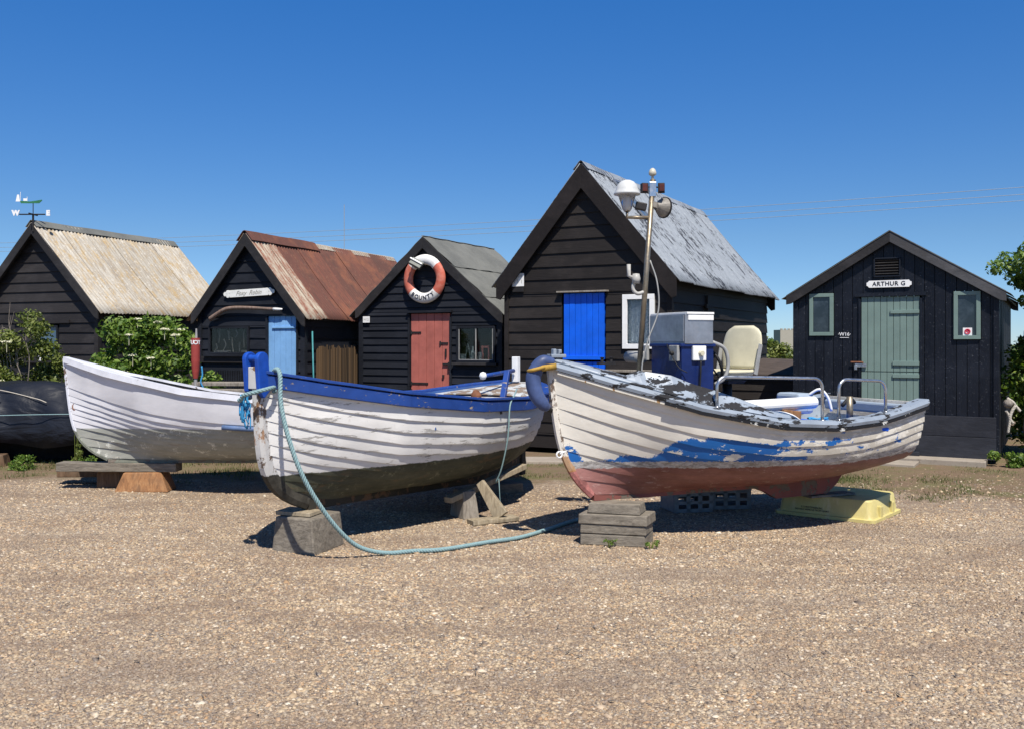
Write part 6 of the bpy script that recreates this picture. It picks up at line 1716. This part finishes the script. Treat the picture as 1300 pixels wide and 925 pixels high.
sA, clA = shrub('elder_bush', 'straggly olive elder bush with dead twigs in front of the leftmost hut', 'bush', (-7.55, 14.5, 0), (0.70, 0.38, 1.16), 84, 19000, 0.062, M_['leafolive'], 3, (0.12, 0.26), 7, 8)
g = random.Random(12)
for k in range(15):                           # dead twigs reaching out of it at the left
    x, z = g.uniform(-0.75, 0.25), g.uniform(1.4, 1.9)
    P = [(x * .4, 0, 0.9), (x * .8, -0.1, z - .2), (x + g.uniform(-.1, .1), -0.12, z + 0.12), (x + g.uniform(-.18, .18), -0.12, z + g.uniform(.25, .55))]
    mb = MB(); sp = smooth_path(P, 4); mb.tube(sp, [0.010 - 0.008 * i / (len(sp) - 1) for i in range(len(sp))], 5)
    for q in range(3):
        a = sp[6 + q]; mb.tube([a, a + Vector((g.uniform(-.12, .12), 0, g.uniform(.05, .16)))], [0.004, 0.002], 4)
    mb.build('dead_twig', M_['twig'], sA)
sB, clB = shrub('elder_bush', 'dense green elder bush with cream flower heads between the two left-hand huts', 'bush', (-5.62, 14.35, 0), (0.90, 0.45, 1.15), 90, 16500, 0.085, M_['leaf'], 5, (0.16, 0.30), 20, 6, hollow=0.35)
sC, clC = shrub('elder_tree', 'elder tree with pale flower heads beside the right wall of the sage-doored hut', 'tree', (7.62, 13.75, 0), (0.62, 0.5, 0.45), 5, 10, 0.05, M_['leaf'], 8, (0.1, 0.2), 0, 0)
for c in list(sC.children): D.objects.remove(c)
g = random.Random(3); cl = []
for k in range(60):
    p = Vector((g.gauss(0, .5), g.gauss(0, .45), g.gauss(0, .5)))
    if p.length > 1.2: p = p.normalized() * g.uniform(.7, 1.15)
    cl.append((0.18 + p.x * 0.62, p.y * 0.5, 2.74 + p.z * 0.48, g.uniform(.12, .24)))
leaves('crown', cl, 10500, 0.075, M_['leaf'], sC, 8)
cl2 = [(g.uniform(0.05, .8), g.uniform(-.2, .5), g.uniform(0.9, 1.9), g.uniform(.1, .2)) for k in range(16)]
leaves('lower_foliage', cl2, 1700, 0.075, M_['leaf'], sC, 9)
for P, r1 in (([(0.05, 0, -0.05), (-0.12, 0.02, 0.5), (0.02, 0, 1.0), (-0.06, 0.03, 1.5), (0.05, 0, 2.0), (0.25, 0, 2.6)], 0.065), ([(0.1, 0.05, -0.05), (0.12, 0.1, 0.7), (0.02, 0.1, 1.3), (0.2, 0.1, 1.9), (0.0, 0.1, 2.5)], 0.045), ([(0.05, 0, 1.75), (-0.1, -.05, 2.1), (-0.2, -.1, 2.4)], 0.03), ([(-0.06, 0, 0.3), (0.2, 0, 0.8), (0.3, 0, 1.4), (0.5, 0, 2.4)], 0.035)):
    mb = MB(); sp = smooth_path(P, 5); mb.tube(sp, [r1 * (1 - .6 * i / (len(sp) - 1)) for i in range(len(sp))], 9); mb.build('trunk', M_['bark'], sC, smooth=True)
flowers(sC, [(c[0], c[1] - c[3], c[2] + .05) for c in g.sample([c for c in cl if c[1] < 0], 9)])
for (x, y, r, zt, nl, sd_, lab, mt_) in ((7.2, 24.5, (1.5, 0.8, 0.98), 0, 9000, 21, 'flowering hedge bush seen between the two right-hand huts', 'leafolive'), (9.6, 24.0, (1.3, 0.8, 1.0), 0, 5000, 22, 'hedge bush behind the sage-doored hut, partly hidden', 'leafolive'), (9.9, 17.6, (1.1, 0.9, 0.85), 0, 7000, 23, 'green bush at the right edge beyond the elder tree', 'leaf'), (8.35, 14.3, (0.7, 0.5, 1.15), 0, 11000, 24, 'green bush filling the right edge under the elder tree', 'leaf')):
    shrub('hedge_bush', lab, 'bush', (x, y, 0), r, 46, nl, 0.10, M_[mt_], sd_, (0.18, 0.36), 8 if sd_ == 21 else 0, 4)
# low weeds
def weed(loc, r, h, nl, size, seed, lab, mat='leaf'):
    t = thing('weed', lab, 'weed', loc, 0, 'weeds growing round the yard')
    g = random.Random(seed)
    cl = [(g.uniform(-r, r), g.uniform(-r, r) * .6, g.uniform(.02, h), r * .4) for k in range(7)]
    leaves('foliage', cl, nl, size, M_[mat], t, seed)
    for k in range(3):
        mb = MB(); x, y = g.uniform(-r, r) * .6, g.uniform(-r, r) * .4; mb.tube([(x * .4, y * .4, -0.01), (x, y, h)], [0.006, 0.003], 5); mb.build('stem', M_['leafolive'], t)
weed((6.95, 13.12, 0), 0.24, 0.20, 1100, 0.05, 2, 'bright green leafy weed at the right foot of the sage-doored hut')
weed((7.45, 13.0, 0), 0.30, 0.16, 900, 0.05, 3, 'leafy weed at the right edge, under the elder tree')
weed((1.17, 7.93, 0), 0.06, 0.05, 150, 0.02, 4, 'tiny yellow-green weed at the right corner of the baulk stack')
weed((0.83, 7.97, 0), 0.05, 0.05, 130, 0.02, 5, 'tiny green weed against the front of the baulk stack')
weed((-7.3, 12.9, 0), 0.22, 0.14, 700, 0.04, 6, 'broad green weed at the far left before the old timbers', 'leafolive')
weed((-6.55, 12.8, 0), 0.22, 0.16, 800, 0.04, 7, 'green weed clump before the black tarpaulin', 'leaf')
weed((-6.0, 13.1, 0), 0.20, 0.16, 700, 0.04, 8, 'green weed near the white boat\'s stem', 'leaf')
weed((-5.72, 12.4, 0), 0.10, 0.52, 420, 0.035, 9, 'tall thin weed standing just left of the white boat\'s stem', 'leafolive')
# turf and dry grass: countless blades
g = np.random.default_rng(31); V = []; n = 0
def blade_zone(N, xr, yr, keep, h):
    out = []
    x = g.uniform(*xr, N); y = g.uniform(*yr, N)
    cx = np.sin(x * 3.1 + 1.3 * np.sin(y * 2.7)) * np.sin(y * 3.7 + 2 * np.sin(x * 1.9))
    k = (cx + g.normal(0, .35, N) > 0.15) & keep(x, y)
    return np.stack([x[k], y[k], h * (0.4 + g.random(k.sum()))], 1)
Z = np.concatenate([blade_zone(26000, (-9, -2), (11.6, 14.5), lambda x, y: y > 12.0 + .4 * np.sin(x * 2), 0.045),
                    blade_zone(16000, (-1, 4.5), (11.2, 13.4), lambda x, y: y > 11.7 + .3 * np.sin(x * 3), 0.035),
                    blade_zone(16000, (4.0, 9.5), (9.8, 13.2), lambda x, y: y > 10.6 + .5 * np.sin(x * 2.3) - (x > 6.2) * .6, 0.028)])
N = len(Z); a = g.random(N) * 6.28; w = 0.0035 + 0.003 * g.random(N); ln = Z[:, 2]; bx = g.normal(0, .45, N) * ln; by = g.normal(0, .45, N) * ln
P0 = np.stack([Z[:, 0] - w * np.cos(a), Z[:, 1] - w * np.sin(a), np.zeros(N) - .005], 1); P1 = np.stack([Z[:, 0] + w * np.cos(a), Z[:, 1] + w * np.sin(a), np.zeros(N) - .005], 1)
P2 = np.stack([Z[:, 0] + bx, Z[:, 1] + by, ln], 1)
V = np.stack([P0, P1, P2], 1).reshape(-1, 3); me = D.meshes.new('grass')
me.vertices.add(3 * N); me.vertices.foreach_set('co', V.ravel()); me.loops.add(3 * N); me.loops.foreach_set('vertex_index', np.arange(3 * N))
me.polygons.add(N); me.polygons.foreach_set('loop_start', np.arange(0, 3 * N, 3)); me.polygons.foreach_set('loop_total', np.full(N, 3)); me.update(); me.materials.append(M_['grass'])
o = D.objects.new('grass', me); COL.objects.link(o); tag(o, 'thin dry turf in front of the huts', 'grass', kind='stuff')
# far tree line on the horizon
cl = []
g = random.Random(77)
for k in range(130):
    x = g.uniform(-160, 200); cl.append((x, 420 + g.uniform(0, 30), g.uniform(0.5, 2.6), g.uniform(2.0, 3.4)))
o = leaves('distant_trees', cl, 9000, 1.6, M_['leaf'], None, 70, aspect=.8); tag(o, 'far line of trees along the horizon', 'trees', kind='stuff')
